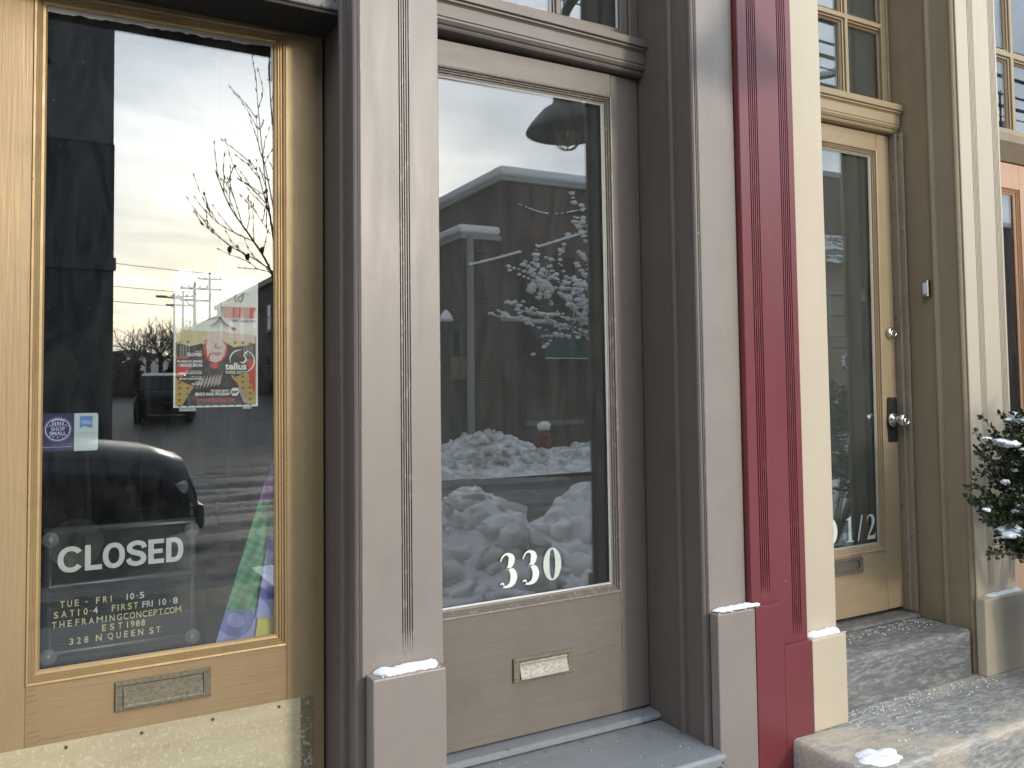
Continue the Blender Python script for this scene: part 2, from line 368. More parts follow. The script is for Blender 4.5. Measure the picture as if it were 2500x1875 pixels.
M_white_print = plain('white_print', (0.74, 0.78, 0.78), 0.5, var=0.03)
M_yellow_letter = plain('yellowed_letter', (0.72, 0.68, 0.36), 0.5, var=0.06)
M_brick = brick_mat('dark_brick', (0.100, 0.042, 0.030), (0.055, 0.025, 0.020), (0.17, 0.14, 0.12))
M_brick_far = brick_mat('far_brick', (0.17, 0.10, 0.075), (0.11, 0.065, 0.05), (0.13, 0.12, 0.11))
M_red_brick = brick_mat('red_brick', (0.20, 0.06, 0.04), (0.13, 0.04, 0.03))
M_dark_wall = plain('dark_render', (0.046, 0.050, 0.054), 0.85, var=0.2, ns=2)
M_asphalt = plain('wet_asphalt', (0.036, 0.036, 0.037), 0.62, var=0.35, ns=3, bmp=0.1)
M_concrete = plain('concrete', (0.20, 0.195, 0.185), 0.8, var=0.15, ns=6, bmp=0.2)
M_bark = plain('dark_bark', (0.035, 0.028, 0.024), 0.85, var=0.3, ns=60, bmp=0.4)
M_wood_grey = plain('weathered_pole', (0.30, 0.29, 0.28), 0.9, var=0.2, ns=12)
M_cable = plain('black_cable', (0.015, 0.015, 0.016), 0.6)
M_teal = plain('teal_canvas', (0.012, 0.075, 0.07), 0.8, var=0.15)
M_stucco = plain('pink_stucco', (0.36, 0.24, 0.18), 0.9, var=0.1, bmp=0.2)
M_hydrant = plain('red_enamel', (0.17, 0.022, 0.02), 0.45)
M_trim = plain('pale_trim', (0.34, 0.34, 0.33), 0.7)
M_dark_glass = plain('dark_window', (0.015, 0.018, 0.02), 0.08, spec=0.6)

# ================================================================== GROUND
def road_z(y): return -0.12 if y > -17 else -0.12 + (-17-y)*0.055
g = MB(); g.box(-60, 60, -3.9, 1.0, -0.2, 0.0)
tag(obj('pavement', g, M_concrete), None, None, kind='structure')
g = MB(); g.grid(lambda u, v: (-120+240*u, -3.9-176*v, road_z(-3.9-176*v)), 24, 60)
tag(obj('road', g, M_asphalt), None, None, kind='structure')
g = MB(); g.box(9.07, 60, -60, -12.1, -0.2, 0.0); g.box(-60, 0.2, -60, -12.1, -0.2, 0.0)
tag(obj('far_pavement', g, M_concrete), None, None, kind='structure')
g = MB()
for s, (x0, x1, y, h) in enumerate([(-260, -30, -190, 22), (-80, 60, -210, 17), (40, 260, -200, 20)]):
    g.grid(lambda u, v: (x0+(x1-x0)*u, y-60*v, h*sin(pi*u)**0.6*sin(pi*(0.08+v*0.9))*(0.85+0.15*sin(u*19)) - 1), 40, 8)
tag(obj('hills', g, plain('bare_wooded_hill', (0.10, 0.095, 0.10), 0.95, ns=0.3)), None, None, kind='structure')

# ================================================================== SHOP FRONTS
Z_TOP = 3.7
def jamb_right(X, z0, z1, mat, parent, fill, splay=0.0, yf=-0.2815):
    """side of a recess that faces -X, with two vertical beads"""
    pf = [(X, 0.06), (X, -0.150)]
    for yc, r in ((-0.168, 0.0125), (-0.266, 0.0105)):
        pf.append((X, yc+r*1.35)); pf.append((X-0.003, yc+r*1.3))
        for k in range(7):
            a = pi*k/6; pf.append((X-0.003-r*sin(a), yc+r*cos(a)))
        pf.append((X-0.003, yc-r*1.3)); pf.append((X, yc-r*1.35))
    pf = [(px + splay*min(0.0, py)/yf, py*(yf/-0.2815)) for px, py in pf]
    pf += [(X+splay, yf), (X+fill, yf), (X+fill, 0.06)]
    m = MB().extrude(pf, z0, z1, 'z')
    return obj('jamb_panel', m, mat, parent)
def shaft(x0, x1, y, z0, z1, mat, parent, grooves, depth=0.022, gz0=None, name='pilaster_shaft', jl=0.002, jr=0.002):
    gz0 = z0 + 0.03 if gz0 is None else gz0
    pf = [(x0, y+depth), (x0, y+jl), (x0+jl, y)]
    for a, b, n in grooves:
        st = (b-a)/(n-0.25) 
        for k in range(n):
            c = a + st*(k+0.375); w = st*0.27
            pf += [(c-w, y), (c-w*0.6, y+0.0035), (c+w*0.6, y+0.0035), (c+w, y)]
    pf += [(x1-jr, y), (x1, y+jr), (x1, y+depth)]
    m = MB(); n = len(pf); S = max(2, int((z1-gz0)/0.05)); vv = []
    for k in range(S+1):
        z = gz0 + (z1-gz0)*k/S
        for q, (px, py) in enumerate(pf):
            inner = 3 <= q < n-3          # hand cut flutes wander a little
            dx = 0.00035*noise.noise(Vector((px*220, z*7, 1.0))) if inner else 0.0004*noise.noise(Vector((px*3, z*9, 4.0)))
            fade = min(1.0, (z-gz0)/0.03 + 0.15) if inner and py > y else 1.0
            vv.append((px+dx, y+(py-y)*fade if inner else py, z))
    m.add(vv, [(k*n+q, k*n+q+1, (k+1)*n+q+1, (k+1)*n+q) for k in range(S) for q in range(n-1)] + [tuple(range(n-1, -1, -1)), tuple(range(S*n, S*n+n))])
    m.add([vv[k*n+e] for k in range(S+1) for e in (0, n-1)], [(2*k, 2*k+1, 2*k+3, 2*k+2) for k in range(S)])
    if gz0 > z0: m.extrude([(x0, y+depth), (x0, y+jl), (x0+jl, y), (x1-jr, y), (x1, y+jr), (x1, y+depth)], z0, gz0, 'z')
    return obj(name, m, mat, parent)
def snow_ridge(name, x0, x1, yb, yf, z, h, seed, label, n=60, taper=0.02):
    """strip of snow lying on a ledge, uneven along its length"""
    m = MB(); K = 9; vv = []
    for i in range(n+1):
        u = i/n; x = x0 + (x1-x0)*u
        e = min(1, min(u, 1-u)*(x1-x0)/taper); e = sqrt(max(e, 0.0))
        w = (yb-yf)*(0.86 + 0.22*noise.noise(Vector((x*40, seed, 0))) )*max(e, 0.12)
        hh = h*(0.85 + 0.35*noise.noise(Vector((x*28, seed+5, 0))) + 0.2*noise.noise(Vector((x*90, seed, 2))))*max(e, 0.08)
        for k in range(K):
            a = pi*k/(K-1)
            yy = yb - w*(0.5-0.5*cos(a)); zz = z + hh*sin(a)**0.55*(1-0.35*(0.5-0.5*cos(a)))
            vv.append((x + 0.0015*noise.noise(Vector((x*100, yy*100, seed))), yy + 0.0012*noise.noise(Vector((x*150, k, seed))), zz))
    fs = [(i*K+k, i*K+k+1, (i+1)*K+k+1, (i+1)*K+k) for i in range(n) for k in range(K-1)]
    fs += [tuple((i*K if t == 0 else i*K+K-1) for i, t in ((i, 0), (i, 1), (i+1, 1), (i+1, 0))) for i in range(n)]
    m.add(vv, fs)
    return tag(obj(name, m, M_snow, smooth=True), label, 'snow', 'snow lying on the pilaster ledges')
def cornice(x0, x1, zl, zr, prof, mat, parent, name='transom_bar'):
    """prof (y, dz) extruded from x0 to x1 while its height runs from zl to zr"""
    m = MB(); n = len(prof); vv = [(x0, y, zl+d) for y, d in prof] + [(x1, y, zr+d) for y, d in prof]
    fs = [(i, (i+1) % n, n+(i+1) % n, n+i) for i in range(n)] + [tuple(range(n-1, -1, -1)), tuple(range(n, 2*n))]
    return obj(name, m.add(vv, fs), mat, parent)
BAR = [(0.05, 0.0), (-0.018, 0.0), (-0.026, 0.002), (-0.030, 0.008), (-0.028, 0.013), (-0.034, 0.015), (-0.040, 0.024), (-0.040, 0.029), (-0.037, 0.031),
       (-0.040, 0.034), (-0.040, 0.070), (-0.044, 0.074), (-0.050, 0.077), (-0.050, 0.081), (-0.048, 0.083), (-0.056, 0.086), (-0.058, 0.108), (-0.02, 0.122), (0.05, 0.124)]
def transom_window(xs, z0, zm, z1, y, mat, parent, bw=0.03, mw=0.020):
    """three lights by two over a door: sash > muntin; panes"""
    xl, xr = xs[0], xs[-1]
    fr = MB()
    for a, b, c, d in ((xl-bw, xl, z0-0.03, z1+bw), (xr, xr+bw, z0-0.03, z1+bw)): fr.box(a, b, y, y+0.04, c, d)
    fr.box(xl, xr, y, y+0.04, z0-0.03, z0); fr.box(xl, xr, y, y+0.04, z1, z1+bw)
    s = obj('transom_sash', fr, mat, parent, bevel=0.002)
    def prof_v(xc):
        w = mw
        return [(xc-w, y+0.030), (xc-w, y+0.018), (xc-w*0.75, y+0.016), (xc-w*0.7, y+0.009), (xc-w*0.42, y+0.008), (xc-w*0.4, y+0.002), (xc-w*0.33, y), (xc+w*0.33, y), (xc+w*0.4, y+0.002), (xc+w*0.42, y+0.008), (xc+w*0.7, y+0.009), (xc+w*0.75, y+0.016), (xc+w, y+0.018), (xc+w, y+0.030)]
    for xc in xs[1:-1]:
        obj('muntin', MB().extrude(prof_v(xc), z0, z1, 'z'), mat, s)
    hp = [(p[1]+0.0005, p[0]) for p in prof_v(zm)]
    obj('muntin', MB().extrude(hp, xl, xr, 'x'), mat, s)
    ed = [xl] + [v for xc in xs[1:-1] for v in (xc-mw, xc+mw)] + [xr]
    for i in range(0, len(ed), 2):
        for za, zb in ((z0, zm-mw), (zm+mw, z1)):
            obj('pane', MB().box(ed[i]+0.001, ed[i+1]-0.001, y+0.020, y+0.024, za+0.001, zb-0.001), M_glass, s)
            putty = MB().frame([(ed[i], za), (ed[i+1], za), (ed[i+1], zb), (ed[i], zb)], [(0.0015, y+0.011), (-0.004, y+0.018), (-0.0045, y+0.0195)])
            obj('glazing_bead', putty, M_white_putty if mat == M_taupe_door else mat, s)

# ---- taupe shop front (holds the gold door and the taupe door)
taupe = thing('shop_front', (1.2, -0.1, 0.0), 'taupe painted wooden shop front framing the gold door and the taupe door', 'shop front')
obj('pilaster_core', MB().box(0.70, 0.862, -0.26, 0.10, 0.0, Z_TOP), M_taupe_dark, taupe)
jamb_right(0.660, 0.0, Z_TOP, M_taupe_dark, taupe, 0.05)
shaft(0.660, 0.865, -0.285, 0.79, Z_TOP, M_taupe, taupe, [(0.758, 0.787, 5)], depth=0.0035, gz0=0.825)
obj('pilaster_base', MB().box(0.668, 0.850, -0.335, -0.2855, 0.0, 0.797), M_taupe, taupe, bevel=0.004, seg=2)
obj('pilaster_base', MB().box(1.7155, 1.8615, -0.320, -0.2855, 0.0, 0.795), M_taupe, taupe, bevel=0.004, seg=2)
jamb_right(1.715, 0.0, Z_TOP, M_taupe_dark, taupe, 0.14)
shaft(1.715, 1.860, -0.285, 0.79, Z_TOP, M_taupe, taupe, [], depth=0.0035)
obj('jamb_panel', MB().box(0.8622, 0.8650, -0.281, 0.06, 0.0, Z_TOP), M_taupe_dark, taupe)
obj('pilaster_core', MB().box(-0.45, -0.12, -0.281, 0.10, 0.0, Z_TOP), M_taupe_dark, taupe)
shaft(-0.45, -0.12, -0.285, 0.79, Z_TOP, M_taupe, taupe, [(-0.3, -0.271, 5)], depth=0.0035)
cornice(0.866, 1.7135, 2.489, 2.472, BAR, M_taupe_rail, taupe)
transom_window([0.915, 1.162, 1.408, 1.647], 2.628, 2.97, 3.30, 0.0, M_taupe_door, taupe)
obj('transom_frame', MB().box(1.679, 1.714, -0.006, 0.05, 2.60, 3.4), M_taupe_door, taupe, bevel=0.002)
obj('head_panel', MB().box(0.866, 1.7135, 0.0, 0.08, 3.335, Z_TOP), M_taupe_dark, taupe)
hb = MB().quadslab([(-0.119, 2.410), (0.659, 2.413), (0.659, 2.78), (-0.119, 2.78)], -0.160, 0.09)
obj('header_board', hb, M_flaky, taupe, bevel=0.003, label='grey header board with flaking paint over the gold door')
obj('soffit_shade', MB().box(-0.1185, 0.6585, -0.156, -0.001, 2.402, 2.4095), plain('soffit_shade_dark', (0.035, 0.030, 0.026), 0.8), taupe)  # dark sheet added under the header board, its deep shade put into colour
# step under the taupe door
obj('threshold', MB().extrude([(0.02, 0.413), (-0.046, 0.413), (-0.056, 0.420), (-0.056, 0.4275), (-0.046, 0.434), (0.02, 0.436)], 0.866, 1.7135, 'x'), M_step, taupe)
obj('step_board', MB().extrude([(0.02, 0.376), (-0.335, 0.376), (-0.344, 0.381), (-0.345, 0.404), (-0.338, 0.4125), (0.02, 0.4125)], lambda p: 0.8662, lambda p: 1.7132 if p[0] > -0.3 else 1.7148, 'x'), M_step, taupe, bevel=0.002, label='chipped grey painted step board under the taupe door')
obj('riser', MB().box(0.866, 1.690, -0.30, -0.05, 0.0, 0.375), M_red_brick, taupe)
for x, z in ((1.700, 0.392),):
    obj('nail', MB().lathe([(0.0035, 0.0), (0.0035, -0.001), (0.001, -0.0015)], (x, -0.345, z), 'y', 8), plain('rust', (0.12, 0.05, 0.025), 0.9), taupe)

# ---- crimson pilaster between the two shops
crim = thing('crimson_pilaster', (1.976, -0.2, 0.0), 'crimson fluted pilaster dividing the taupe shop front from the cream one', 'pilaster')
obj('core', MB().box(1.8622, 2.0948, -0.284, 0.1, 0.0, Z_TOP), M_crimson, crim)
shaft(1.862, 1.978, -0.306, 0.797, Z_TOP, M_crimson, crim, [(1.900, 1.940, 5)], gz0=0.822, depth=0.0215, jr=0.0001)
shaft(1.978, 2.095, -0.306, 0.664, Z_TOP, M_crimson, crim, [(2.030, 2.070, 5)], gz0=0.684, depth=0.0215, jl=0.0001)
obj('base', MB().box(1.8625, 1.977, -0.3215, -0.2845, 0.0, 0.798), M_crimson, crim, bevel=0.001)
obj('base', MB().box(1.9771, 2.0945, -0.3218, -0.2845, 0.0, 0.666), M_crimson, crim, bevel=0.001)

# ---- cream shop front
cream = thing('shop_front', (2.7, -0.1, 0.0), 'cream and tan painted shop front with fluted pilasters and marble doorstep', 'shop front')
obj('pilaster_core', MB().box(2.0952, 2.2465, -0.281, 0.10, 0.0, Z_TOP), M_tan_dark, cream)
shaft(2.0955, 2.250, -0.285, 0.66, Z_TOP, M_cream, cream, [], depth=0.0035)
obj('jamb_panel', MB().box(2.2466, 2.2495, -0.281, 0.06, 0.556, Z_TOP), M_tan_dark, cream)
obj('pilaster_base', MB().box(2.0955, 2.2495, -0.323, -0.2855, 0.386, 0.668), M_cream, cream, bevel=0.006, seg=2)
jamb_right(2.990, 0.386, Z_TOP, M_tan_dark, cream, 0.26, 0.045, -0.2565)
obj('pilaster_core', MB().box(3.08, 3.286, -0.2562, 0.3, 0.386, Z_TOP), M_tan_dark, cream)
shaft(3.035, 3.291, -0.260, 0.662, Z_TOP, M_cream, cream, [(3.105, 3.143, 5), (3.240, 3.279, 5)], depth=0.0035, gz0=0.69)
obj('pilaster_base', MB().box(3.022, 3.297, -0.297, -0.2605, 0.386, 0.664), M_cream, cream, bevel=0.005, seg=2)
cornice(2.251, 2.9885, 2.458, 2.456, BAR, M_tan_rail, cream)
transom_window([2.335, 2.538, 2.742, 2.948], 2.595, 2.898, 3.22, 0.0, M_tan_door, cream, mw=0.022)
obj('transom_frame', MB().box(2.978, 2.9895, -0.004, 0.05, 2.578, 3.4), M_tan_door, cream, bevel=0.002)
obj('transom_frame', MB().box(2.2505, 2.3045, 0.0, 0.05, 2.578, 3.4), M_tan_door, cream, bevel=0.002)
obj('head_panel', MB().box(2.2505, 2.9885, 0.0, 0.08, 3.252, Z_TOP), M_tan_dark, cream)
obj('door_casing', MB().extrude([(2.9885, 0.05), (2.9885, -0.052), (2.979, -0.052), (2.977, -0.045), (2.977, -0.030), (2.972, -0.026), (2.971, 0.004), (2.974, 0.006), (2.974, 0.05)], 0.575, 2.455, 'z'), M_tan_worn, cream, label='worn tan door casing with flaking paint beside the knob')
obj('head_panel', MB().box(3.2585, 4.7, 0.02, 0.1, 3.4, Z_TOP), M_tan_dark, cream)

# ---- marble steps
def stone(name, x0, x1, y0, y1, z0, z1, r, mat, amp, seed, label):
    """worn stone block: rounded arrises, hollows and small chips"""
    me = bpy.data.meshes.new(name); bm = bmesh.new(); cs = 0.014
    def face(nu, nv, f):
        g_ = [[bm.verts.new(f(i/nu, j/nv)) for i in range(nu+1)] for j in range(nv+1)]
        for j in range(nv):
            for i in range(nu): bm.faces.new((g_[j][i], g_[j][i+1], g_[j+1][i+1], g_[j+1][i]))
    nx, ny, nz = int((x1-x0)/cs), int((y1-y0)/cs), int((z1-z0)/cs)
    face(nx, ny, lambda u, v: (x0+(x1-x0)*u, y0+(y1-y0)*v, z1)); face(nx, nz, lambda u, v: (x0+(x1-x0)*u, y0, z0+(z1-z0)*v))
    face(ny, nz, lambda u, v: (x0, y1+(y0-y1)*u, z0+(z1-z0)*v)); face(ny, nz, lambda u, v: (x1, y0+(y1-y0)*u, z0+(z1-z0)*v)); face(nx, nz, lambda u, v: (x1+(x0-x1)*u, y1, z0+(z1-z0)*v))
    bmesh.ops.remove_doubles(bm, verts=bm.verts, dist=0.0005)
    for v in bm.verts:
        p = v.co; dy, dz = p.y-y0, z1-p.z; dxl = p.x-x0
        k = r*(1+0.5*noise.noise(Vector((p.x*9, seed, 0))) + max(0, noise.noise(Vector((p.x*34, seed+3, 0)))-0.25)*1.6)
        if dy < k and dz < k:            # round the front arris
            a = Vector((k-dy, k-dz)); l = a.length
            if l > k: a *= k/l
            p.y, p.z = y0+k-a.x, z1-k+a.y
        if dxl < k and dz < k:
            a = Vector((k-dxl, k-dz)); l = a.length
            if l > k: a *= k/l
            p.x, p.z = x0+k-a.x, min(p.z, z1-k+a.y)
        q = Vector((p.x*5, p.y*5, p.z*5+seed)); n1 = noise.noise(q); n2 = noise.noise(q*4.3); n3 = noise.noise(q*13)
        d = amp*(0.8*n1 + 0.45*n2 + 0.25*n3)
        if z1-p.z < r*1.2: p.z += min(d, amp*0.2)
        elif p.y-y0 < r*1.2: p.y -= min(d, amp*0.2)
    off = Vector(((x0+x1)/2, (y0+y1)/2, z0)); bmesh.ops.translate(bm, verts=bm.verts, vec=-off); bmesh.ops.recalc_face_normals(bm, faces=bm.faces)
    bm.to_mesh(me); bm.free(); me.materials.append(mat)
    for p in me.polygons: p.use_smooth = True
    o = bpy.data.objects.new(name, me); COL.objects.link(o); o.location = off
    return tag(o, label, 'step')
stone('marble_step', 2.003, 3.62, -0.602, -0.02, 0.0, 0.3855, 0.014, marble('pale_marble', (0.64, 0.62, 0.58), (0.275, 0.265, 0.245), (0.60, 0.50, 0.37), 1.0, 0.35), 0.0022, 3, 'broad pale veined marble step below the tan door, lower of two')
stone('marble_step', 2.2505, 2.9885, -0.258, 0.03, 0.3857, 0.5555, 0.016, marble('grey_marble', (0.42, 0.415, 0.405), (0.165, 0.162, 0.156), None, 1.0, 0.45), 0.0018, 8, 'grey veined marble block step directly under the tan door, upper of two')
st = MB().extrude([(0.03, 0.5558), (-0.060, 0.5558), (-0.060, 0.563), (-0.050, 0.569), (0.03, 0.572)], 2.2505, 2.9885, 'x')
tag(obj('door_sill', st, marble('sill_marble', (0.34, 0.33, 0.30), (0.15, 0.145, 0.14), None, 1.3, 0.6), bevel=0.002), 'thin stone sill under the gap of the tan door', 'sill')

# ---- next bay with orange joinery, far right
orange = thing('orange_door', (3.7, 0.02, 0.40), 'orange painted glazed door at the right edge behind the bush', 'door')
for x0, x1 in ((3.265, 3.40), (3.868, 4.02)): obj('stile', MB().box(x0, x1, 0.0, 0.045, 0.40, 2.44), M_orange, orange, bevel=0.002)
obj('top_rail', MB().box(3.40, 3.868, 0.001, 0.045, 2.33, 2.44), M_orange, orange)
obj('bottom_rail', MB().box(3.40, 3.868, 0.001, 0.045, 0.40, 0.86), M_orange, orange)
q = [(3.42, 0.88), (3.846, 0.88), (3.846, 2.306), (3.42, 2.306)]
PROF = [(0.026, 0.000), (0.0235, -0.004), (0.019, -0.003), (0.0175, 0.004), (0.0135, 0.0035), (0.012, 0.009), (0.008, 0.0085), (0.0065, 0.014), (0.001, 0.015), (-0.003, 0.019)]
obj('glass_moulding', MB().frame(q, PROF), M_orange, orange)
obj('glass_pane', MB().box(3.42, 3.846, 0.019, 0.024, 0.88, 2.306), M_glass, orange)
bay = thing('bay_transom', (3.7, 0.02, 2.45), 'tan transom window with two by two panes above the orange door', 'window')
obj('sill', MB().extrude([(0.05, 2.448), (0.0, 2.448), (-0.055, 2.515), (-0.058, 2.549), (0.05, 2.556)], 3.2605, 4.3, 'x'), M_tan_dark, bay)
transom_window([3.30, 3.852, 4.25], 2.60, 2.945, 3.36, 0.0, M_tan_door, bay, mw=0.030)

# ---- upper wall and closed dark rooms behind the doors
up_w = MB().box(-9, 12, -0.27, 0.4, Z_TOP, 5.0); up_w.box(-9, -0.45, -0.27, 0.4, 0, Z_TOP); up_w.box(4.7, 12, -0.05, 0.4, 0, Z_TOP)
tag(obj('upper_wall', up_w, M_brick), 'dark brick wall of the terrace above and beside the shop fronts', 'wall')
rm = MB()
def room(m, x0, x1, y0, y1, z0, z1):
    t = 0.05
    m.box(x0-t, x0, y0, y1, z0, z1); m.box(x1, x1+t, y0, y1, z0, z1); m.box(x0-t, x1+t, y1, y1+t, z0, z1)
    m.box(x0-t, x1+t, y0, y1, z0-t, z0); m.box(x0-t, x1+t, y0, y1, z1, z1+t)
room(rm, -0.9, 0.84, 0.101, 2.6, 0.42, 3.3); room(rm, 0.95, 2.05, 0.131, 1.6, 0.3, 3.69); room(rm, 2.16, 2.98, 0.131, 1.6, 0.3, 3.69); room(rm, 3.20, 4.6, 0.31, 2.6, 0.3, 3.69)
rm.box(-0.9, 0.0, 0.0505, 0.1, 0.42, 0.8); 
tag(obj('shop_interior', rm, M_interior), None, None, kind='structure')

# ---- snow lying on the ledges
snow_ridge('ledge_snow', 0.683, 0.846, -0.2865, -0.334, 0.7972, 0.017, 3, 'thick bright strip of snow on the taupe pilaster base left of the taupe door')
snow_ridge('ledge_snow', 1.722, 1.906, -0.2865, -0.3195, 0.7982, 0.013, 11, 'thin strip of snow on the taupe base running onto the crimson pilaster')
snow_ridge('ledge_snow', 2.092, 2.249, -0.2865, -0.322, 0.6685, 0.020, 23, 'lumpy strip of snow on the short cream pilaster base')
snow_ridge('ledge_snow', 3.072, 3.29, -0.2615, -0.296, 0.6645, 0.012, 31, 'strip of snow on the ledge under the bush')
def snow_patch(cx, cy, z, rx, ry, h, seed):
    m = MB(); n = 40
    def f(u, v):
        a = u*2*pi; r = v; k = 1 + 0.32*noise.noise(Vector((cos(a)*1.6, sin(a)*1.6, seed))) + 0.12*noise.noise(Vector((cos(a)*5, sin(a)*5, seed)))
        x, y = cx + cos(a)*rx*r*k, cy + sin(a)*ry*r*k
        hh = h*(1-r**3)*(0.75+0.5*noise.noise(Vector((x*30, y*30, seed))))
        return (x, y, z + max(hh, -0.001) - 0.0004)
    m.grid(f, 48, 10); return m
tag(obj('snow_patch', snow_patch(2.12, -0.535, 0.3858, 0.075, 0.05, 0.014, 2), M_snow, smooth=True), 'small melting patch of snow on the front of the lower marble step', 'snow')
# de-icing salt
def pebbles(n, fn, seed):
    R = random.Random(seed); m = MB()
    for i in range(n):
        x, y, z, r = fn(R); m.blob((x, y, z + r*0.5), r, 0, 0.3, (1, 0.9, 0.7), seed=i)
    return m
M_salt = plain('salt_grain', (0.80, 0.80, 0.80), 0.5)
def f1(R):
    x = R.uniform(2.30, 2.97); y = -0.065 - abs(R.gauss(0, 0.045)); return (x, max(y, -0.24), 0.5555, R.choice((0.0012, 0.0018, 0.0022, 0.0032))*R.uniform(0.7, 1.1))
tag(obj('salt_grains', pebbles(190, f1, 1), M_salt), 'white de-icing salt grains scattered on the upper grey marble step', 'salt', kind='stuff')
def f2(R):
    x = R.uniform(2.24, 3.02); y = -0.262 - abs(R.gauss(0, 0.05)) if R.random() < 0.85 else R.uniform(-0.55, -0.28)
    return (x, max(y, -0.58), 0.3855, R.choice((0.001, 0.0016, 0.002, 0.0035))*R.uniform(0.7, 1.1))
tag(obj('salt_grains', pebbles(340, f2, 2), M_salt), 'white de-icing salt grains along the foot of the upper step', 'salt', kind='stuff')

def f3(R): return (R.uniform(0.90, 1.70), R.uniform(-0.33, -0.06), 0.4125, R.choice((0.001, 0.0014, 0.002)))
tag(obj('salt_grains', pebbles(46, f3, 5), M_salt), 'a few white salt grains on the grey painted step board', 'salt', kind='stuff')
def f4(R):
    k = R.choice((0, 1, 2)); a, b, y, z = ((0.67, 0.85, -0.333, 0.797), (1.72, 1.87, -0.319, 0.7955), (2.10, 2.25, -0.322, 0.6683))[k]
    return (R.uniform(a, b), y + R.uniform(0.0, 0.03), z, R.uniform(0.0012, 0.0028))
tag(obj('snow_crumbs', pebbles(60, f4, 6), M_snow), 'loose crumbs of snow beside the ledge strips', 'snow', kind='stuff')

# ================================================================== DOORS
def make_door(t, xl, xr, zb, zt, q, mv, mh, mm, bead=None, m=0.024, lean=0.0):
    o = [(q[0][0]-m, q[0][1]-m), (q[1][0]+m, q[1][1]-m), (q[2][0]+m, q[2][1]+m), (q[3][0]-m, q[3][1]+m)]
    obj('stile', MB().quadslab([(xl, zb), (o[0][0], zb), (o[3][0], zt), (xl, zt)], 0.0, 0.045), mv, t, bevel=0.002)
    obj('stile', MB().quadslab([(o[1][0], zb), (xr, zb), (xr, zt), (o[2][0], zt)], 0.0, 0.045), mv, t, bevel=0.003)
    obj('top_rail', MB().quadslab([o[3], o[2], (o[2][0], zt), (o[3][0], zt)], 0.0006, 0.045), mh, t, bevel=0.0008)
    obj('bottom_rail', MB().quadslab([(o[0][0], zb), (o[1][0], zb), o[1], o[0]], 0.0006, 0.045), mh, t, bevel=0.0008)
    obj('glass_moulding', MB().frame(q, PROF), mm, t)
    pane = MB().quadslab(q, 0.019, 0.024)      # pane tilted further out on one side to shift its reflection in the image
    xm = (q[0][0]+q[1][0])/2; pane.v = [(x, y - lean*(x-xm), z) for x, y, z in pane.v]
    obj('glass_pane', pane, M_glass, t)
    if bead: obj('putty_line', MB().frame(q, [(0.0, 0.0155), (-0.0045, 0.0185), (-0.0048, 0.0188)]), bead, t)
def screw_at(parent, x, y, z, r=0.0036, mat=None):
    m = MB().lathe([(r, 0.0), (r, -0.0009), (r*0.7, -0.0014), (r*0.2, -0.0009)], (x, y, z), 'y', 10)
    return obj('screw', m, mat or M_screw, parent)
def mail_slot(t, x0, x1, z0, z1, mat, curved, y=0.0):
    """letter plate: raised frame with screws and a hinged flap"""
    w, h = x1-x0, z1-z0; a = 0.016 if not curved else 0.020; b = 0.009
    q = [(x0+a, z0+b), (x1-a, z0+b), (x1-a, z1-b), (x0+a, z1-b)]
    fr = MB(); sg = [(-1,-1),(1,-1),(1,1),(-1,1)]
    prof = [(0.0, 0.0), (0.0, -0.0055), (0.0015, -0.007), (1.0, -0.007), (1.0, 0.0)]
    vv = []
    for (x, z), (sx, sz) in zip([(x0, z0), (x1, z0), (x1, z1), (x0, z1)], sg):
        for o_, yy in prof:
            ox, oz = (o_ if o_ < 0.5 else a), (o_ if o_ < 0.5 else b)
            vv.append((x-sx*ox, y+yy, z-sz*oz))
    n = 5; fs = [(c*n+i, c*n+i+1, ((c+1) % 4)*n+i+1, ((c+1) % 4)*n+i) for c in range(4) for i in range(n-1)]
    f = obj('letter_plate', fr.add(vv, fs), mat, t)
    fx0, fx1, fz0, fz1 = x0+a+0.002, x1-a-0.002, z0+b+0.001, z1-b-0.003
    if curved: pf = [(y-0.002, fz1), (y-0.007, fz1-0.001), (y-0.0075, fz1-0.006), (y-0.0045, fz1-0.0085), (y-0.005, fz1-0.014), (y-0.007, fz1-0.024), (y-0.011, fz0+0.006), (y-0.016, fz0-0.001), (y-0.0145, fz0-0.0015), (y-0.008, fz0+0.006), (y-0.002, fz1-0.02)]
    else: pf = [(y-0.002, fz1), (y-0.0035, fz1), (y-0.0040, fz1-0.010), (y-0.0042, fz1-0.0115), (y-0.0065, fz1-0.013), (y-0.0085, fz0+0.004), (y-0.0105, fz0-0.001), (y-0.0085, fz0-0.001), (y-0.002, fz0+0.01)]
    obj('flap', MB().extrude(pf, fx0, fx1, 'x'), M_brass2 if curved else mat, f)
    obj('slot_recess', MB().box(x0+a, x1-a, y-0.0012, y-0.0002, z0+b, z1-b), M_screw, f)
    for sx in (x0+0.0085, x1-0.0085):
        for sz in (z0+0.0095, z1-0.0095): screw_at(f, sx, y-0.007, sz, 0.0032, M_bronze)
    return f

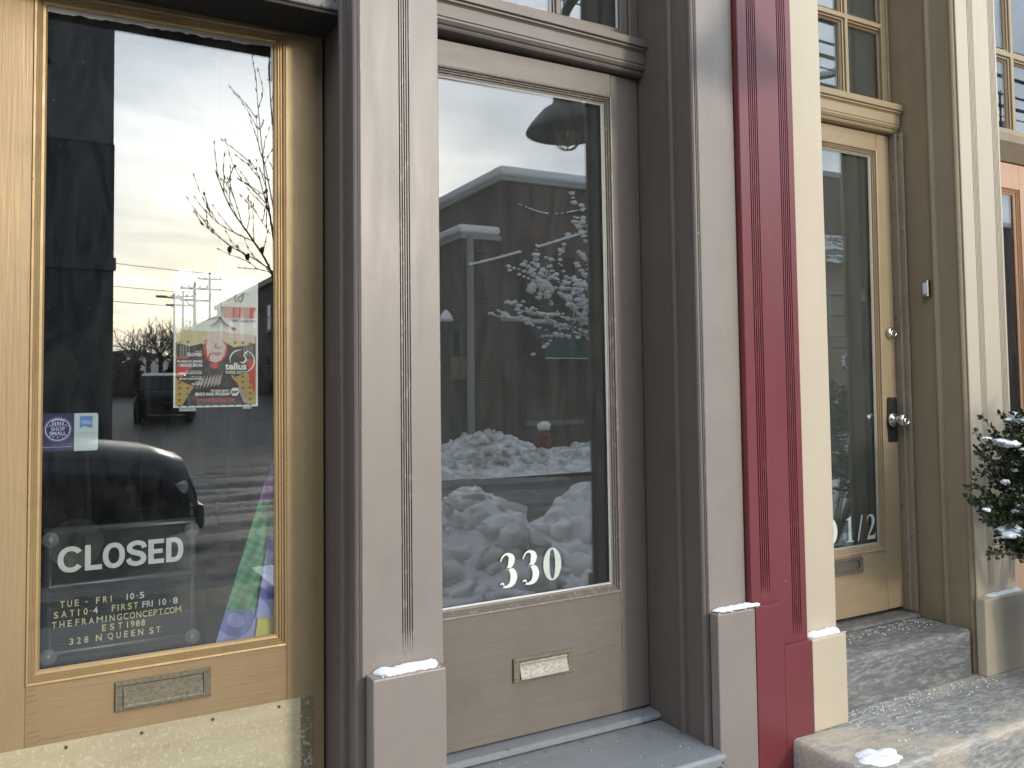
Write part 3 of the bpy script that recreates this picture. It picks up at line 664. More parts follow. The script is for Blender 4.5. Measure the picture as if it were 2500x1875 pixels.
# gold door
gold = thing('gold_door', (0.27, 0.02, 0.40), 'gold painted glazed door with brass kick plate and closed sign', 'door')
GQ = [(0.0035, 0.832), (0.5335, 0.834), (0.5290, 2.372), (0.0040, 2.362)]
make_door(gold, -0.119, 0.656, 0.40, 2.45, GQ, M_gold, M_gold_rail, M_gold_mould)
pt = MB()
R = random.Random(5)
def ragged(x0, z0, x1, z1, w, n=46, j=0.5):
    vv = []
    for i in range(n+1):
        u = i/n; x = x0+(x1-x0)*u; z = z0+(z1-z0)*u; k = w*(1+R.uniform(-j, j)*0.4)
        vv += [(x, 0.0182, z), (x, 0.0186, z-k) if abs(x1-x0) > 0.2 else (x-k, 0.0186, z)]
    return vv, [(2*i, 2*i+1, 2*i+3, 2*i+2) for i in range(n)]
pt.add(*ragged(0.004, 2.3625, 0.529, 2.3725, 0.013)); pt.add(*ragged(0.5292, 2.372, 0.5296, 2.27, 0.008))
obj('putty_line', pt, M_putty, gold, label='smeared grey putty along the top of the gold door glass')
mail_slot(gold, 0.160, 0.3715, 0.718, 0.7855, M_bronze2, False)
kp = obj('kick_plate', MB().quadslab([(-0.11, 0.42), (0.625, 0.42), (0.625, 0.6725), (-0.11, 0.6735)], -0.0022, -0.0003), None or M_brass, gold, bevel=0.0006)
def kick_mat():
    m, nt, b, L = newmat('spotted_brass_sheet')
    n = pos_noise(nt, 100.0, 5, 0.65, 0.3); n2 = pos_noise(nt, (3.0, 9.0, 22.0), 5); g = nodes(nt)('ShaderNodeNewGeometry')
    sp = nodes(nt)('ShaderNodeSeparateXYZ'); L.new(g.outputs['Position'], sp.inputs[0])
    # more corrosion spots towards the foot, dark tarnish at the end strip
    mr = nodes(nt)('ShaderNodeMapRange'); mr.inputs['From Min'].default_value = 0.42; mr.inputs['From Max'].default_value = 0.69; mr.inputs['To Min'].default_value = 0.05; mr.inputs['To Max'].default_value = -0.03
    L.new(sp.outputs[2], mr.inputs['Value'])
    ad = nodes(nt)('ShaderNodeMath', operation='ADD'); L.new(n, ad.inputs[0]); L.new(mr.outputs[0], ad.inputs[1])
    base = mixc(nt, ramp(nt, n2, [(0.35, (0, 0, 0)), (0.65, (1, 1, 1))]), (0.46, 0.40, 0.255), (0.54, 0.48, 0.32))
    sx = nodes(nt)('ShaderNodeMath', operation='GREATER_THAN'); sx.inputs[1].default_value = 0.598
    ax = nodes(nt)('ShaderNodeMath', operation='MULTIPLY_ADD'); ax.inputs[1].default_value = 0.012; L.new(n, ax.inputs[0]); L.new(sp.outputs[0], ax.inputs[2]); L.new(ax.outputs[0], sx.inputs[0])
    base = mixc(nt, sx.outputs[0], base, (0.20, 0.17, 0.10))
    c = mixc(nt, ramp(nt, ad.outputs[0], [(0.53, (0, 0, 0)), (0.63, (0.65,)*3)]), base, (0.66, 0.63, 0.50))
    c = mixc(nt, ramp(nt, pos_noise(nt, 30.0, 6, 0.7), [(0.56, (0, 0, 0)), (0.72, (0.45,)*3)]), c, (0.22, 0.18, 0.10))
    L.new(c, b.inputs['Base Color']); b.inputs['Metallic'].default_value = 0.08; b.inputs['Roughness'].default_value = 0.55
    bump(nt, b, n, 0.2, 0.001); return m
kp.data.materials.clear(); kp.data.materials.append(kick_mat())
for x in (0.061, 0.218, 0.377, 0.537): screw_at(kp, x, -0.0022, 0.6595, 0.0042)
# cracks in the old paint are shallow grooves beside the joints
def crack(parent, pts, w, mat, y=-0.0004):
    m = MB(); vv = []
    for i, (x, z) in enumerate(pts):
        k = w*(1 if 0 < i < len(pts)-1 else 0.2); vv += [(x, y, z-k), (x, y-0.0012, z+k*0.1), (x, y, z+k)]
    m.add(vv, [(3*i+j, 3*i+j+1, 3*i+j+4, 3*i+j+3) for i in range(len(pts)-1) for j in (0, 1)])
    return obj('paint_crack', m, mat, parent)
for z, l, dz in ((0.798, .020, .002), (0.786, .018, .001), (0.772, .022, .003), (0.745, .022, .005), (0.724, .016, .001), (0.704, .024, .003), (0.693, .026, .003)):
    crack(gold, [(-0.018, z), (-0.018+l*0.5, z+dz*0.3), (-0.018+l, z+dz)], 0.0009, M_gold_rail)
crack(gold, [(-0.016, 0.678), (0.02, 0.688), (0.035, 0.684), (0.07, 0.688), (0.12, 0.6865), (0.18, 0.690)], 0.0011, M_gold_rail)
crack(gold, [(0.462, 0.745), (0.478, 0.747), (0.488, 0.7475)], 0.0014, M_gold_rail)

# taupe door
tdoor = thing('taupe_door', (1.29, 0.02, 0.44), 'taupe painted door with brass letter slot and white house number 330', 'door')
TQ = [(0.9865, 0.833), (1.5830, 0.838), (1.5790, 2.372), (0.9865, 2.368)]
make_door(tdoor, 0.8665, 1.7125, 0.4420, 2.468, TQ, M_taupe_door, M_taupe_rail, M_taupe_door, M_white_putty, lean=0.0095)
mail_slot(tdoor, 1.2145, 1.4225, 0.5985, 0.667, M_bronze2, True)
for z, l in ((0.545, .05), (0.522, .03), (0.499, .045), (0.470, .03), (0.462, .05)):
    crack(tdoor, [(0.966, z), (0.985, z+0.003), (0.966+l, z+0.006)], 0.0009, M_taupe_rail)
crack(tdoor, [(1.43, 0.641), (1.48, 0.644), (1.53, 0.650), (1.585, 0.656)], 0.0010, M_taupe_rail)
obj('privacy_board', MB().box(0.968, 1.596, 0.0305, 0.034, 0.816, 2.388), M_blind, tdoor, label='flat dark grey board behind the glass of the taupe door')

# tan door
ndoor = thing('tan_door', (2.62, 0.02, 0.575), 'tan painted glazed door with a round knob and white 330 1/2 lettering', 'door')
NQ = [(2.360, 0.838), (2.853, 0.840), (2.869, 2.361), (2.360, 2.363)]
make_door(ndoor, 2.2505, 2.969, 0.585, 2.452, NQ, M_tan_door, M_tan_rail, M_tan_door, M_putty, lean=0.0075)
obj('privacy_board', MB().box(2.342, 2.870, 0.0305, 0.034, 0.822, 2.380), M_blind_tan, ndoor, label='flat dark grey board behind the glass of the tan door')
obj('transom_backing', MB().box(2.31, 2.97, 0.030, 0.036, 2.56, 3.25), M_blind_tan, cream)
obj('transom_backing', MB().box(0.90, 1.68, 0.030, 0.036, 2.60, 3.33), M_blind, taupe)
ms = MB()
x0, x1, z0, z1 = 2.535, 2.735, 0.745, 0.806
def stadium(cx, cz, hw, hh, n=10):
    return [(cx+hw-hh+hh*cos(-pi/2+pi*k/n), cz+hh*sin(-pi/2+pi*k/n)) for k in range(n+1)] + [(cx-hw+hh+hh*cos(pi/2+pi*k/n), cz+hh*sin(pi/2+pi*k/n)) for k in range(n+1)]
inn = stadium((x0+x1)/2, (z0+z1)/2, 0.082, 0.0205)
outp = []
for (px, pz) in inn:
    dx, dz = px-(x0+x1)/2, pz-(z0+z1)/2; k = min((x1-x0)/2/max(abs(dx), 1e-6), (z1-z0)/2/max(abs(dz), 1e-6)); outp.append(((x0+x1)/2+dx*k, (z0+z1)/2+dz*k))
n = len(inn)
vv = [(x, 0.0, z) for x, z in outp] + [(x, -0.006, z) for x, z in outp] + [(x, -0.006, z) for x, z in inn] + [(x, 0.0, z) for x, z in inn]
ms.add(vv, [(r*n+i, r*n+(i+1) % n, (r+1)*n+(i+1) % n, (r+1)*n+i) for r in range(3) for i in range(n)])
lp = obj('letter_plate', ms, M_bronze, ndoor)
obj('flap', MB().extrude(stadium((x0+x1)/2, (z0+z1)/2, 0.080, 0.019), -0.0022, -0.0003, 'y'), plain('slot_flap', (0.11, 0.10, 0.08), 0.6), lp)
for sx in (x0+0.010, x1-0.008):
    for sz in (z0+0.010, z1-0.010): screw_at(lp, sx, -0.006, sz, 0.003)
db = obj('deadbolt', MB().lathe([(0.024, 0.0), (0.0245, -0.005), (0.022, -0.013), (0.0165, -0.019), (0.0160, -0.0165), (0.0, -0.0165)], (2.9375, 0.0, 1.658), 'y', 28), M_chrome, ndoor, smooth=True)
cy = obj('lock_cylinder', MB().lathe([(0.0125, -0.014), (0.0125, -0.0205), (0.0115, -0.0215), (0.0, -0.0215)], (2.9375, 0.0, 1.656), 'y', 24), M_chrome, db)
obj('keyhole', MB().box(2.9368, 2.9382, -0.0222, -0.021, 1.652, 1.660), M_screw, db)
pl = MB().extrude([(2.9085, 1.235), (2.9115, 1.229), (2.960, 1.229), (2.963, 1.235), (2.9672, 1.316), (2.963, 1.398), (2.960, 1.404), (2.9115, 1.404), (2.9085, 1.398), (2.9030, 1.316)], -0.004, -0.0002, 'y')
kpl = obj('knob_plate', pl, M_black_metal, ndoor, bevel=0.0015)
kn = obj('door_knob', MB().lathe([(0.0285, -0.004), (0.029, -0.008), (0.026, -0.012), (0.0145, -0.0145), (0.0115, -0.020), (0.0115, -0.026), (0.0150, -0.030), (0.0225, -0.036), (0.0258, -0.046), (0.0255, -0.056), (0.022, -0.062), (0.0175, -0.064), (0.0172, -0.0625), (0.0, -0.0625)], (2.9355, 0.0, 1.3155), 'y', 32), M_chrome, ndoor, smooth=True)
obj('lock_cylinder', MB().lathe([(0.0095, -0.062), (0.0095, -0.0665), (0.0085, -0.0672), (0.0, -0.0672)], (2.9355, 0.0, 1.3155), 'y', 20), M_chrome, kn)
obj('inner_knob', MB().lathe([(0.012, 0.026), (0.012, 0.032), (0.024, 0.038), (0.0265, 0.048), (0.02, 0.055), (0.0, 0.057)], (2.840, 0.0, 1.324), 'y', 24), M_chrome, ndoor, smooth=True)
# chrome bell box on the jamb of the tan doorway
bell = thing('doorbell', (3.012, -0.12, 1.79), 'small chrome doorbell bracket on the tan jamb right of the door', 'doorbell')
obj('bracket', MB().extrude([(3.0110, -0.1060), (2.9940, -0.1065), (2.9910, -0.1100), (2.9910, -0.1320), (2.9940, -0.1345), (3.0110, -0.1350)], 1.793, 1.856, 'z'), M_chrome, bell, bevel=0.001)
obj('button', MB().box(2.9887, 2.9912, -0.127, -0.115, 1.803, 1.846), M_white_print, bell, bevel=0.0005)

# ================================================================== LETTERING AND PRINT
def text_geo(s, bold=0.0):
    cu = bpy.data.curves.new('txt', 'FONT'); cu.body = s; cu.offset = bold; cu.resolution_u = 5
    o = bpy.data.objects.new('txt', cu); COL.objects.link(o)
    dg = bpy.context.evaluated_depsgraph_get(); dg.update()
    me = bpy.data.meshes.new_from_object(o.evaluated_get(dg))
    vv = [(v.co.x, v.co.y) for v in me.vertices]; fs = [tuple(p.vertices) for p in me.polygons]
    bpy.data.objects.remove(o, do_unlink=True); bpy.data.meshes.remove(me); bpy.data.curves.remove(cu)
    return vv, fs
def put_text(mb, s, x0, x1, z0, z1, y, bold=0.0, mi=0, th=0.0, zr=None, shear=0.0):
    """string fitted in the box x0..x1, z0..z1 on the plane y"""
    vv, fs = text_geo(s, bold)
    xa, xb = min(p[0] for p in vv), max(p[0] for p in vv); za, zb = min(p[1] for p in vv), max(p[1] for p in vv)
    kx = (x1-x0)/max(xb-xa, 1e-6); kz = (z1-z0)/max(zb-za, 1e-6)
    pts = [(x0+(px-xa)*kx + shear*(pz-za)*kz, z0+(pz-za)*kz) for px, pz in vv]
    mb.add([(a, y, b) for a, b in pts], [f if th >= 0 else f[::-1] for f in fs], mi)
    if th:
        n = len(pts); ec = {}
        for f in fs:
            for i in range(len(f)):
                e = (f[i], f[(i+1) % len(f)]); ec[tuple(sorted(e))] = ec.get(tuple(sorted(e)), 0) + 1
        o = len(mb.v); mb.add([(a, y, b) for a, b in pts] + [(a, y+th, b) for a, b in pts], [(a, b, b+n, a+n) for (a, b), c in ec.items() if c == 1], mi)
    return mb
def poly(mb, pts, y, mi=0):
    return mb.add([(a, y, b) for a, b in pts], [tuple(range(len(pts)))], mi)
def smooth_path(pts, n=8):
    """Catmull-Rom through tuples"""
    out = []
    for i in range(len(pts)-1):
        p0 = pts[max(i-1, 0)]; p1 = pts[i]; p2 = pts[i+1]; p3 = pts[min(i+2, len(pts)-1)]
        for k in range(n):
            t = k/n
            out.append(tuple(0.5*((2*b) + (-a+c)*t + (2*a-5*b+4*c-d)*t*t + (-a+3*b-3*c+d)*t**3) for a, b, c, d in zip(p0, p1, p2, p3)))
    out.append(tuple(pts[-1])); return out
def ribbon(mb, pts, y, mi=0, n=8):
    """pts (x, z, halfwidth) -> flat calligraphic stroke"""
    P = smooth_path(pts, n); vv = []
    for i, (x, z, w) in enumerate(P):
        a = P[max(i-1, 0)]; b = P[min(i+1, len(P)-1)]; dx, dz = b[0]-a[0], b[1]-a[1]; l = sqrt(dx*dx+dz*dz) or 1
        vv += [(x-dz/l*w, y, z+dx/l*w), (x+dz/l*w, y, z-dx/l*w)]
    return mb.add(vv, [(2*i, 2*i+1, 2*i+3, 2*i+2) for i in range(len(P)-1)], mi)
def disc(mb, x, z, r, y, mi=0, n=18, rx=None):
    rx = rx or r
    return mb.add([(x+rx*cos(2*pi*k/n), y, z+r*sin(2*pi*k/n)) for k in range(n)], [tuple(range(n))], mi)
def ring(mb, x, z, r0, r1, y, mi=0, n=40, k0=1.0, k1=1.0):
    vv = []
    for k in range(n): a = 2*pi*k/n; vv += [(x+r0*k0*cos(a), y, z+r0*sin(a)), (x+r1*k1*cos(a), y, z+r1*sin(a))]
    return mb.add(vv, [(2*k, 2*k+1, (2*k+3) % (2*n), (2*k+2) % (2*n)) for k in range(n)], mi)
def serif_digit(mb, ch, x0, z0, h, y):
    def S(pts): return [(x0+a*h, z0+b*h, w*h) for a, b, w in pts]
    if ch == '3':
        ribbon(mb, S([(0.03, .77, .016), (.09, .90, .022), (.20, .975, .028), (.32, .955, .055), (.405, .85, .100), (.385, .70, .098), (.31, .585, .058), (.19, .525, .016)]), y)
        ribbon(mb, S([(.19, .54, .012), (.31, .53, .040), (.43, .44, .098), (.475, .28, .112), (.42, .12, .098), (.31, .035, .058), (.17, .012, .030), (.07, .045, .040), (.045, .085, .055)]), y)
        disc(mb, x0+.075*h, z0+.080*h, .072*h, y)
    elif ch == '0':
        n = 44; vv = []
        for k in range(n):
            a = 2*pi*k/n; c, s_ = cos(a), sin(a)
            vv += [(x0+(.315+.325*c)*h, y, z0+(.5+.5*s_)*h), (x0+(.315+.105*(abs(c)**0.85)*(1 if c > 0 else -1))*h, y, z0+(.5+.455*s_)*h)]
        mb.add(vv, [(2*k, 2*k+1, (2*k+3) % (2*n), (2*k+2) % (2*n)) for k in range(n)])
    elif ch == '1':
        poly(mb, [(x0+.17*h, z0+.03*h), (x0+.33*h, z0+.03*h), (x0+.33*h, z0+1.0*h), (x0+.29*h, z0+1.0*h), (x0+.17*h, z0+.93*h)], y)
        poly(mb, [(x0+.03*h, z0+.895*h), (x0+.05*h, z0+.875*h), (x0+.17*h, z0+.87*h), (x0+.29*h, z0+1.0*h), (x0+.27*h, z0+1.0*h)], y-0.00004)
        poly(mb, [(x0+.02*h, z0), (x0+.48*h, z0), (x0+.48*h, z0+.025*h), (x0+.36*h, z0+.05*h), (x0+.33*h, z0+.12*h), (x0+.17*h, z0+.12*h), (x0+.14*h, z0+.05*h), (x0+.02*h, z0+.025*h)], y-0.00008)
    elif ch == '/':
        poly(mb, [(x0, z0), (x0+.085*h, z0), (x0+.36*h, z0+1.02*h), (x0+.275*h, z0+1.02*h)], y)
    elif ch == '2':
        ribbon(mb, S([(.03, .74, .014), (.08, .90, .022), (.20, .97, .030), (.33, .93, .065), (.41, .80, .088), (.385, .64, .080), (.30, .45, .060), (.18, .27, .040), (.05, .09, .022)]), y)
        poly(mb, [(x0+.02*h, z0), (x0+.49*h, z0), (x0+.55*h, z0+.24*h), (x0+.52*h, z0+.24*h), (x0+.46*h, z0+.15*h), (x0+.12*h, z0+.145*h), (x0+.02*h, z0+.045*h)], y-0.00004)
# house numbers: vinyl digits on the panes
def digit(ch, x, z, h, t):
    m = MB(); serif_digit(m, ch, x, z, h, 0.0186); o = obj('digit', m, M_white_vinyl, t, recalc=False); return o
for ch, x, z in (('3', 1.1860, 0.8715), ('3', 1.2620, 0.8720), ('0', 1.3360, 0.8730)): digit(ch, x, z, 0.0980, tdoor)
for ch, x in (('3', 2.420), ('3', 2.493), ('0', 2.566), ('1', 2.672), ('/', 2.7365), ('2', 2.791)): digit(ch, x, 0.8590, 0.0945, ndoor)

# ------------------------------------------------------------------ closed sign on suction cups
sign = thing('closed_sign', (0.18, 0.04, 0.84), 'black letter board reading closed stuck inside the gold door glass', 'sign')
y0 = 0.036
bd = MB().box(0.010, 0.343, y0, y0+0.012, 0.836, 1.146)
board = obj('board', bd, M_black_plastic, sign, bevel=0.008, seg=3)
def rim(x0, x1, z0, z1, w, d, name, mat):
    m = MB().frame([(x0, z0), (x1, z0), (x1, z1), (x0, z1)], [(0.0, y0-0.0003), (w*0.25, y0-d*0.8), (w*0.6, y0-d), (w, y0-d*0.6), (w*1.15, y0-0.0003)])
    return obj(name, m, mat, sign, smooth=True)
M_rim = plain('black_gloss_plastic', (0.045, 0.048, 0.054), 0.28, var=0.2)
rim(0.030, 0.326, 1.018, 1.128, 0.014, 0.007, 'header_rim', M_rim)
rim(0.030, 0.326, 0.866, 1.002, 0.012, 0.006, 'letter_panel_rim', M_rim)
hd = MB().box(0.031, 0.325, y0-0.0012, y0-0.0004, 1.019, 1.127)
obj('header_panel', hd, plain('dark_grey_acrylic', (0.034, 0.038, 0.040), 0.2), sign)
rb = MB(); pz = 0.868
pf = []
while pz < 1.0: pf += [(y0-0.0003, pz), (y0-0.0026, pz+0.0008), (y0-0.0026, pz+0.0036), (y0-0.0003, pz+0.0044)]; pz += 0.0052
pf += [(y0, 1.001), (y0, 0.867)]
obj('grooved_felt', MB().extrude(pf, 0.032, 0.324, 'x'), M_black_plastic, sign)
m = MB(); hx = lambda X: 0.0400 + (X-260)/1348*0.2730; zb_, H_ = 1.0430, 0.0585; yl = y0-0.0030
def ell(cx, rx, a0, a1, mi=0, n=40, st=0.0118, sq=0.0110):
    """bold round stroke of a grotesque capital"""
    cz = zb_+H_/2; vv = []
    for k in range(n+1):
        a = a0+(a1-a0)*k/n; c, s_ = cos(a), sin(a)
        c2, s2 = (abs(c)**0.92)*(1 if c > 0 else -1), (abs(s_)**0.92)*(1 if s_ > 0 else -1)
        vv += [(cx+rx*c2, yl, cz+H_/2*1.02*s2), (cx+(rx-st)*c2, yl, cz+(H_/2*1.02-sq)*s2)]
    m.add(vv, [(2*k, 2*k+1, 2*k+3, 2*k+2) for k in range(n)])
st_ = 0.0120; cap = lambda x0, x1, z0, z1: m.box(x0, x1, yl, yl+0.001, z0, z1)
ell((hx(262)+hx(530))/2, (hx(530)-hx(262))/2, radians(36), radians(324))
cap(hx(540), hx(540)+st_, zb_, zb_+H_); cap(hx(540)+st_, hx(718), zb_, zb_+0.0112)
ell((hx(725)+hx(960))/2, (hx(960)-hx(725))/2, 0, 2*pi)
sx, sw = hx(985), hx(1185)-hx(985)
ribbon(m, [(sx+sw*a, zb_+H_*b, H_*w) for a, b, w in ((.93, .70, .098), (.84, .855, .094), (.52, .925, .092), (.20, .85, .098), (.125, .70, .104), (.24, .585, .104), (.50, .515, .106), (.78, .435, .106), (.885, .29, .104), (.80, .145, .098), (.50, .075, .092), (.18, .145, .094), (.065, .30, .098))], yl)
cap(hx(1215), hx(1215)+st_, zb_, zb_+H_)
for q0 in (0.0, H_/2-0.0052, H_-0.0108): cap(hx(1215)+st_, hx(1388)-(0.003 if q0 and q0 < H_*.6 else 0), zb_+q0, zb_+q0+0.0106)
cap(hx(1412), hx(1412)+st_, zb_, zb_+H_)
dx_ = (hx(1608)-hx(1412))*0.44
for q0 in (0.0, H_-0.0108): cap(hx(1412)+st_, hx(1412)+dx_, zb_+q0, zb_+q0+0.0108)
vv = []
for k in range(25):
    a = -pi/2+pi*k/24; rx = hx(1608)-hx(1412)-dx_; c2, s2 = abs(cos(a))**0.85, (abs(sin(a))**0.95)*(1 if a > 0 else -1)
    vv += [(hx(1412)+dx_+rx*c2, yl, zb_+H_/2+H_/2*s2), (hx(1412)+dx_+(rx-st_)*c2, yl, zb_+H_/2+(H_/2-0.0108)*s2)]
m.add(vv, [(2*k, 2*k+1, 2*k+3, 2*k+2) for k in range(24)])
obj('header_lettering', m, M_white_print, sign, recalc=False)
# rows taken from the image: words (text, x0, x1 in pixels), baseline, cap height
def zx(X): return 0.0125 + (X-145)/1465*0.2945      # image pixel column to metres across the sign
rows = [([('TUE', 315, 505, 1), ('-', 570, 596, 1), ('FRI', 683, 855, 1), ('10', 1010, 1090, 0), ('·', 1115, 1128, 0), ('5', 1150, 1200, 0)], 0.9640),
        ([('SAT', 250, 460, 1), ('10', 497, 598, 1), ('·', 622, 636, 1), ('4', 650, 705, 0), ('FIRST', 850, 1133, 1), ('FRI', 1180, 1302, 0), ('10', 1365, 1445, 0), ('·', 1487, 1500, 0), ('8', 1525, 1577, 0)], 0.9415),
        ([('THE', 235, 435, 1), ('FRAMING', 472, 962, 1), ('CONCEPT', 978, 1408, 1), ('.', 1412, 1424, 1), ('COM', 1428, 1618, 1)], 0.9190),
        ([('EST', 750, 965, 1), ('1988', 1015, 1212, 1)], 0.8985),
        ([('328', 412, 607, 1), ('N', 685, 747, 1), ('QUEEN', 808, 1193, 1), ('ST', 1262, 1383, 1)], 0.8770)]
def glyph_spread(mb, s, x0, x1, zb, h, y, mi):
    """each letter set on its own, evenly spread as on a peg board"""
    ws = {'I': 0.26, '1': 0.36, '.': 0.2, '·': 0.2, '-': 0.4, 'M': 1.0, 'N': 0.80, 'E': 0.62, 'T': 0.66, 'F': 0.60, 'R': 0.70, 'S': 0.68, 'A': 0.78, 'U': 0.72, 'G': 0.80, 'C': 0.78, 'O': 0.86, 'Q': 0.88, 'P': 0.66, 'H': 0.74}
    tot = sum(ws.get(c, 0.62) for c in s); width = x1-x0
    gap = 0 if len(s) == 1 else max((width - tot*h*0.92)/(len(s)-1), 0.0); k = (width-gap*(len(s)-1))/(tot*h)
    x = x0
    for c in s:
        w = ws.get(c, 0.62)*h*k
        if c in '·.': 
            zz = zb + (h*0.42 if c == '·' else 0); mb.box(x, x+h*0.15, y, y+0.0012, zz, zz+h*0.15, mi)
        elif c == '-': mb.box(x, x+w, y, y+0.0012, zb+h*0.40, zb+h*0.54, mi)
        elif c in 'I1': mb.box(x, x+h*0.16, y, y+0.0012, zb, zb+h, mi)
        else: put_text(mb, c, x, x+w, zb + (-0.0002 if c in 'OSCGQ' else 0) - (h*0.1 if c == 'Q' else 0), zb+h, y, 0.012, mi, th=0.0012)
        x += w+gap
for words, zb in rows:
    for s, a, b, mi in words:
        m = MB(); glyph_spread(m, s, zx(a), zx(b), zb, 0.0148, y0-0.0038, 0)
        obj('peg_word', m, M_yellow_letter if mi else M_white_print, sign, recalc=False)
M_cup = plain('clear_rubber', (0.22, 0.24, 0.24), 0.25)
def cup_mat():
    m, nt, b, L = newmat('smoky_clear_rubber'); b.inputs['Base Color'].default_value = (0.30, 0.32, 0.32, 1); b.inputs['Roughness'].default_value = 0.25; b.inputs['Alpha'].default_value = 0.45
    return m
M_cup = cup_mat()
for cx, cz in ((0.0255, 1.1215), (0.331, 1.1180), (0.3335, 0.8585), (0.0235, 0.8575)):
    c = obj('suction_cup', MB().lathe([(0.0175, 0.0252), (0.0172, 0.0262), (0.013, 0.0285), (0.0075, 0.032), (0.006, 0.036), (0.0, 0.036)], (cx, 0, cz), 'y', 26), M_cup, sign, smooth=True)
    obj('cup_nub', MB().lathe([(0.0055, 0.0275), (0.0045, 0.0265), (0.0, 0.0262)], (cx, 0, cz-0.001), 'y', 14), plain('cup_nub_rubber', (0.30, 0.32, 0.32), 0.15), c, smooth=True)

# ------------------------------------------------------------------ two part window sticker
stk = thing('window_sticker', (0.06, 0.024, 1.32), 'blue and white rectangular sticker at the left edge of the gold door glass', 'sticker')
ys = 0.0250
navy = plain('navy_print', (0.012, 0.012, 0.115), 0.4, var=0.05); lav = plain('pale_lavender_print', (0.62, 0.64, 0.90), 0.45, var=0.02); sky_b = plain('light_blue_print', (0.10, 0.30, 0.74), 0.45, var=0.02)
pale = plain('pale_white_print', (0.66, 0.76, 0.80), 0.4, var=0.02); greyp = plain('grey_print', (0.30, 0.38, 0.42), 0.5)
obj('blue_half', MB().box(0.0045, 0.0708, ys, ys+0.0003, 1.3245, 1.4105), navy, stk)
def rrect(x0, x1, z0, z1, r):
    p = [(x0, z0)]
    p += [(x1-r+r*cos(-pi/2+pi/2*k/6), z0+r+r*sin(-pi/2+pi/2*k/6)) for k in range(7)]
    p += [(x1-r+r*cos(pi/2*k/6), z1-r+r*sin(pi/2*k/6)) for k in range(7)]
    return p + [(x0, z1)]
obj('white_half', MB().extrude(rrect(0.0711, 0.1212, 1.3225, 1.4100, 0.005), ys, ys+0.0003, 'y'), pale, stk)
m = MB(); cx, cz = 0.0377, 1.3735
ring(m, cx, cz, 0.0262, 0.0238, ys-0.0002, k0=1.0); ring(m, cx, cz, 0.0288, 0.0284, ys-0.0002)
put_text(m, 'SHOP', 0.0235, 0.0520, 1.3705, 1.3785, ys-0.0002, 0.03); put_text(m, 'SMALL', 0.0205, 0.0550, 1.3605, 1.3690, ys-0.0002, 0.03)
m.box(0.0145, 0.0610, ys-0.0003, ys-0.0001, 1.3803, 1.3810); m.box(0.0190, 0.0565, ys-0.0003, ys-0.0001, 1.3580, 1.3587)
for dx in (-0.009, 0, 0.009): disc(m, cx+dx, 1.3545, 0.0013 if dx else 0.0018, ys-0.0002, n=5)
for k in range(5): m.box(0.0255+k*0.0052, 0.0285+k*0.0052, ys-0.0003, ys-0.0001, 1.3825, 1.3900+0.002*(1-abs(k-2)/2))
ribbon(m, [(0.0245, 1.3915, .0008), (0.031, 1.3950, .0016), (cx, 1.3962, .0018), (0.0445, 1.3950, .0016), (0.051, 1.3915, .0008)], ys-0.0002)
for x in (0.0205, 0.0225, 0.0525, 0.0545): disc(m, x, 1.3835, 0.0011, ys-0.0002, n=8)
put_text(m, 'Support your local small businesses', 0.0070, 0.0665, 1.3315, 1.3350, ys-0.0002, 0.004)
obj('round_emblem', m, lav, stk, recalc=False)
m = MB(); m.box(0.0825, 0.1095, ys-0.0003, ys-0.0001, 1.3760, 1.4030, 0)
put_text(m, 'AMERICAN', 0.0830, 0.1075, 1.3888, 1.3932, ys-0.0005, 0.02, 1); put_text(m, 'EXPRESS', 0.0872, 0.1093, 1.3838, 1.3878, ys-0.0005, 0.02, 1)
poly(m, [(0.085, 1.3762), (0.101, 1.3762), (0.098, 1.3785), (0.092, 1.3795), (0.088, 1.3785)], ys-0.0005, 1)
obj('blue_square', m, [sky_b, pale], stk, recalc=False)
m = MB(); put_text(m, 'Cards Welcome', 0.0785, 0.1135, 1.3625, 1.3655, ys-0.0003, 0.0)
obj('small_print', m, greyp, stk, recalc=False)

# ------------------------------------------------------------------ poster
pos = thing('poster', (0.388, 0.026, 1.418), 'white bordered poster of a red faced woman inside the gold door glass', 'poster')
yp = 0.027
PX0, PX1, PZ0, PZ1 = 0.2870, 0.4905, 1.4180, 1.7520
def pu(X): return PX0 + (X-103)/(985-103)*(PX1-PX0)
def pv(Y): return PZ1 - (Y-165)/(1548-165)*(PZ1-PZ0)
def P_(l): return [(pu(a), pv(b)) for a, b in l]
C_white = plain('poster_white', (0.86, 0.87, 0.88), 0.35, var=0.02); C_cream = plain('poster_pale', (0.82, 0.82, 0.80), 0.35, var=0.03)
C_yel = plain('poster_yellow', (0.48, 0.33, 0.08), 0.35, var=0.15, ns=60); C_blk = plain('poster_black', (0.018, 0.016, 0.020), 0.3, var=0.2)
C_red = plain('poster_red', (0.60, 0.035, 0.04), 0.35, var=0.12, ns=80); C_pink = plain('poster_skin', (0.74, 0.58, 0.56), 0.35, var=0.1, ns=80)
C_gry = plain('poster_grey', (0.30, 0.32, 0.34), 0.35); C_lil = plain('poster_lilac', (0.42, 0.32, 0.38), 0.35)
obj('paper', MB().box(PX0, PX1, yp, yp+0.0004, PZ0, PZ1), C_white, pos)
def pm(fn, mats, name):
    m = MB(); fn(m)
    if name not in ('printed_title', 'printed_words'): return obj(name, m, mats, pos, recalc=False)
    for mi in range(len(mats)):          # one flat print per ink
        k = MB(); use = {}
        for f, fm in zip(m.f, m.m):
            if fm == mi: k.f.append(tuple(use.setdefault(i, len(use)) for i in f)); k.m.append(0)
        k.v = [m.v[i] for i in use]
        if k.f: obj(name, k, mats[mi], pos, recalc=False)
E_ = 0.00012
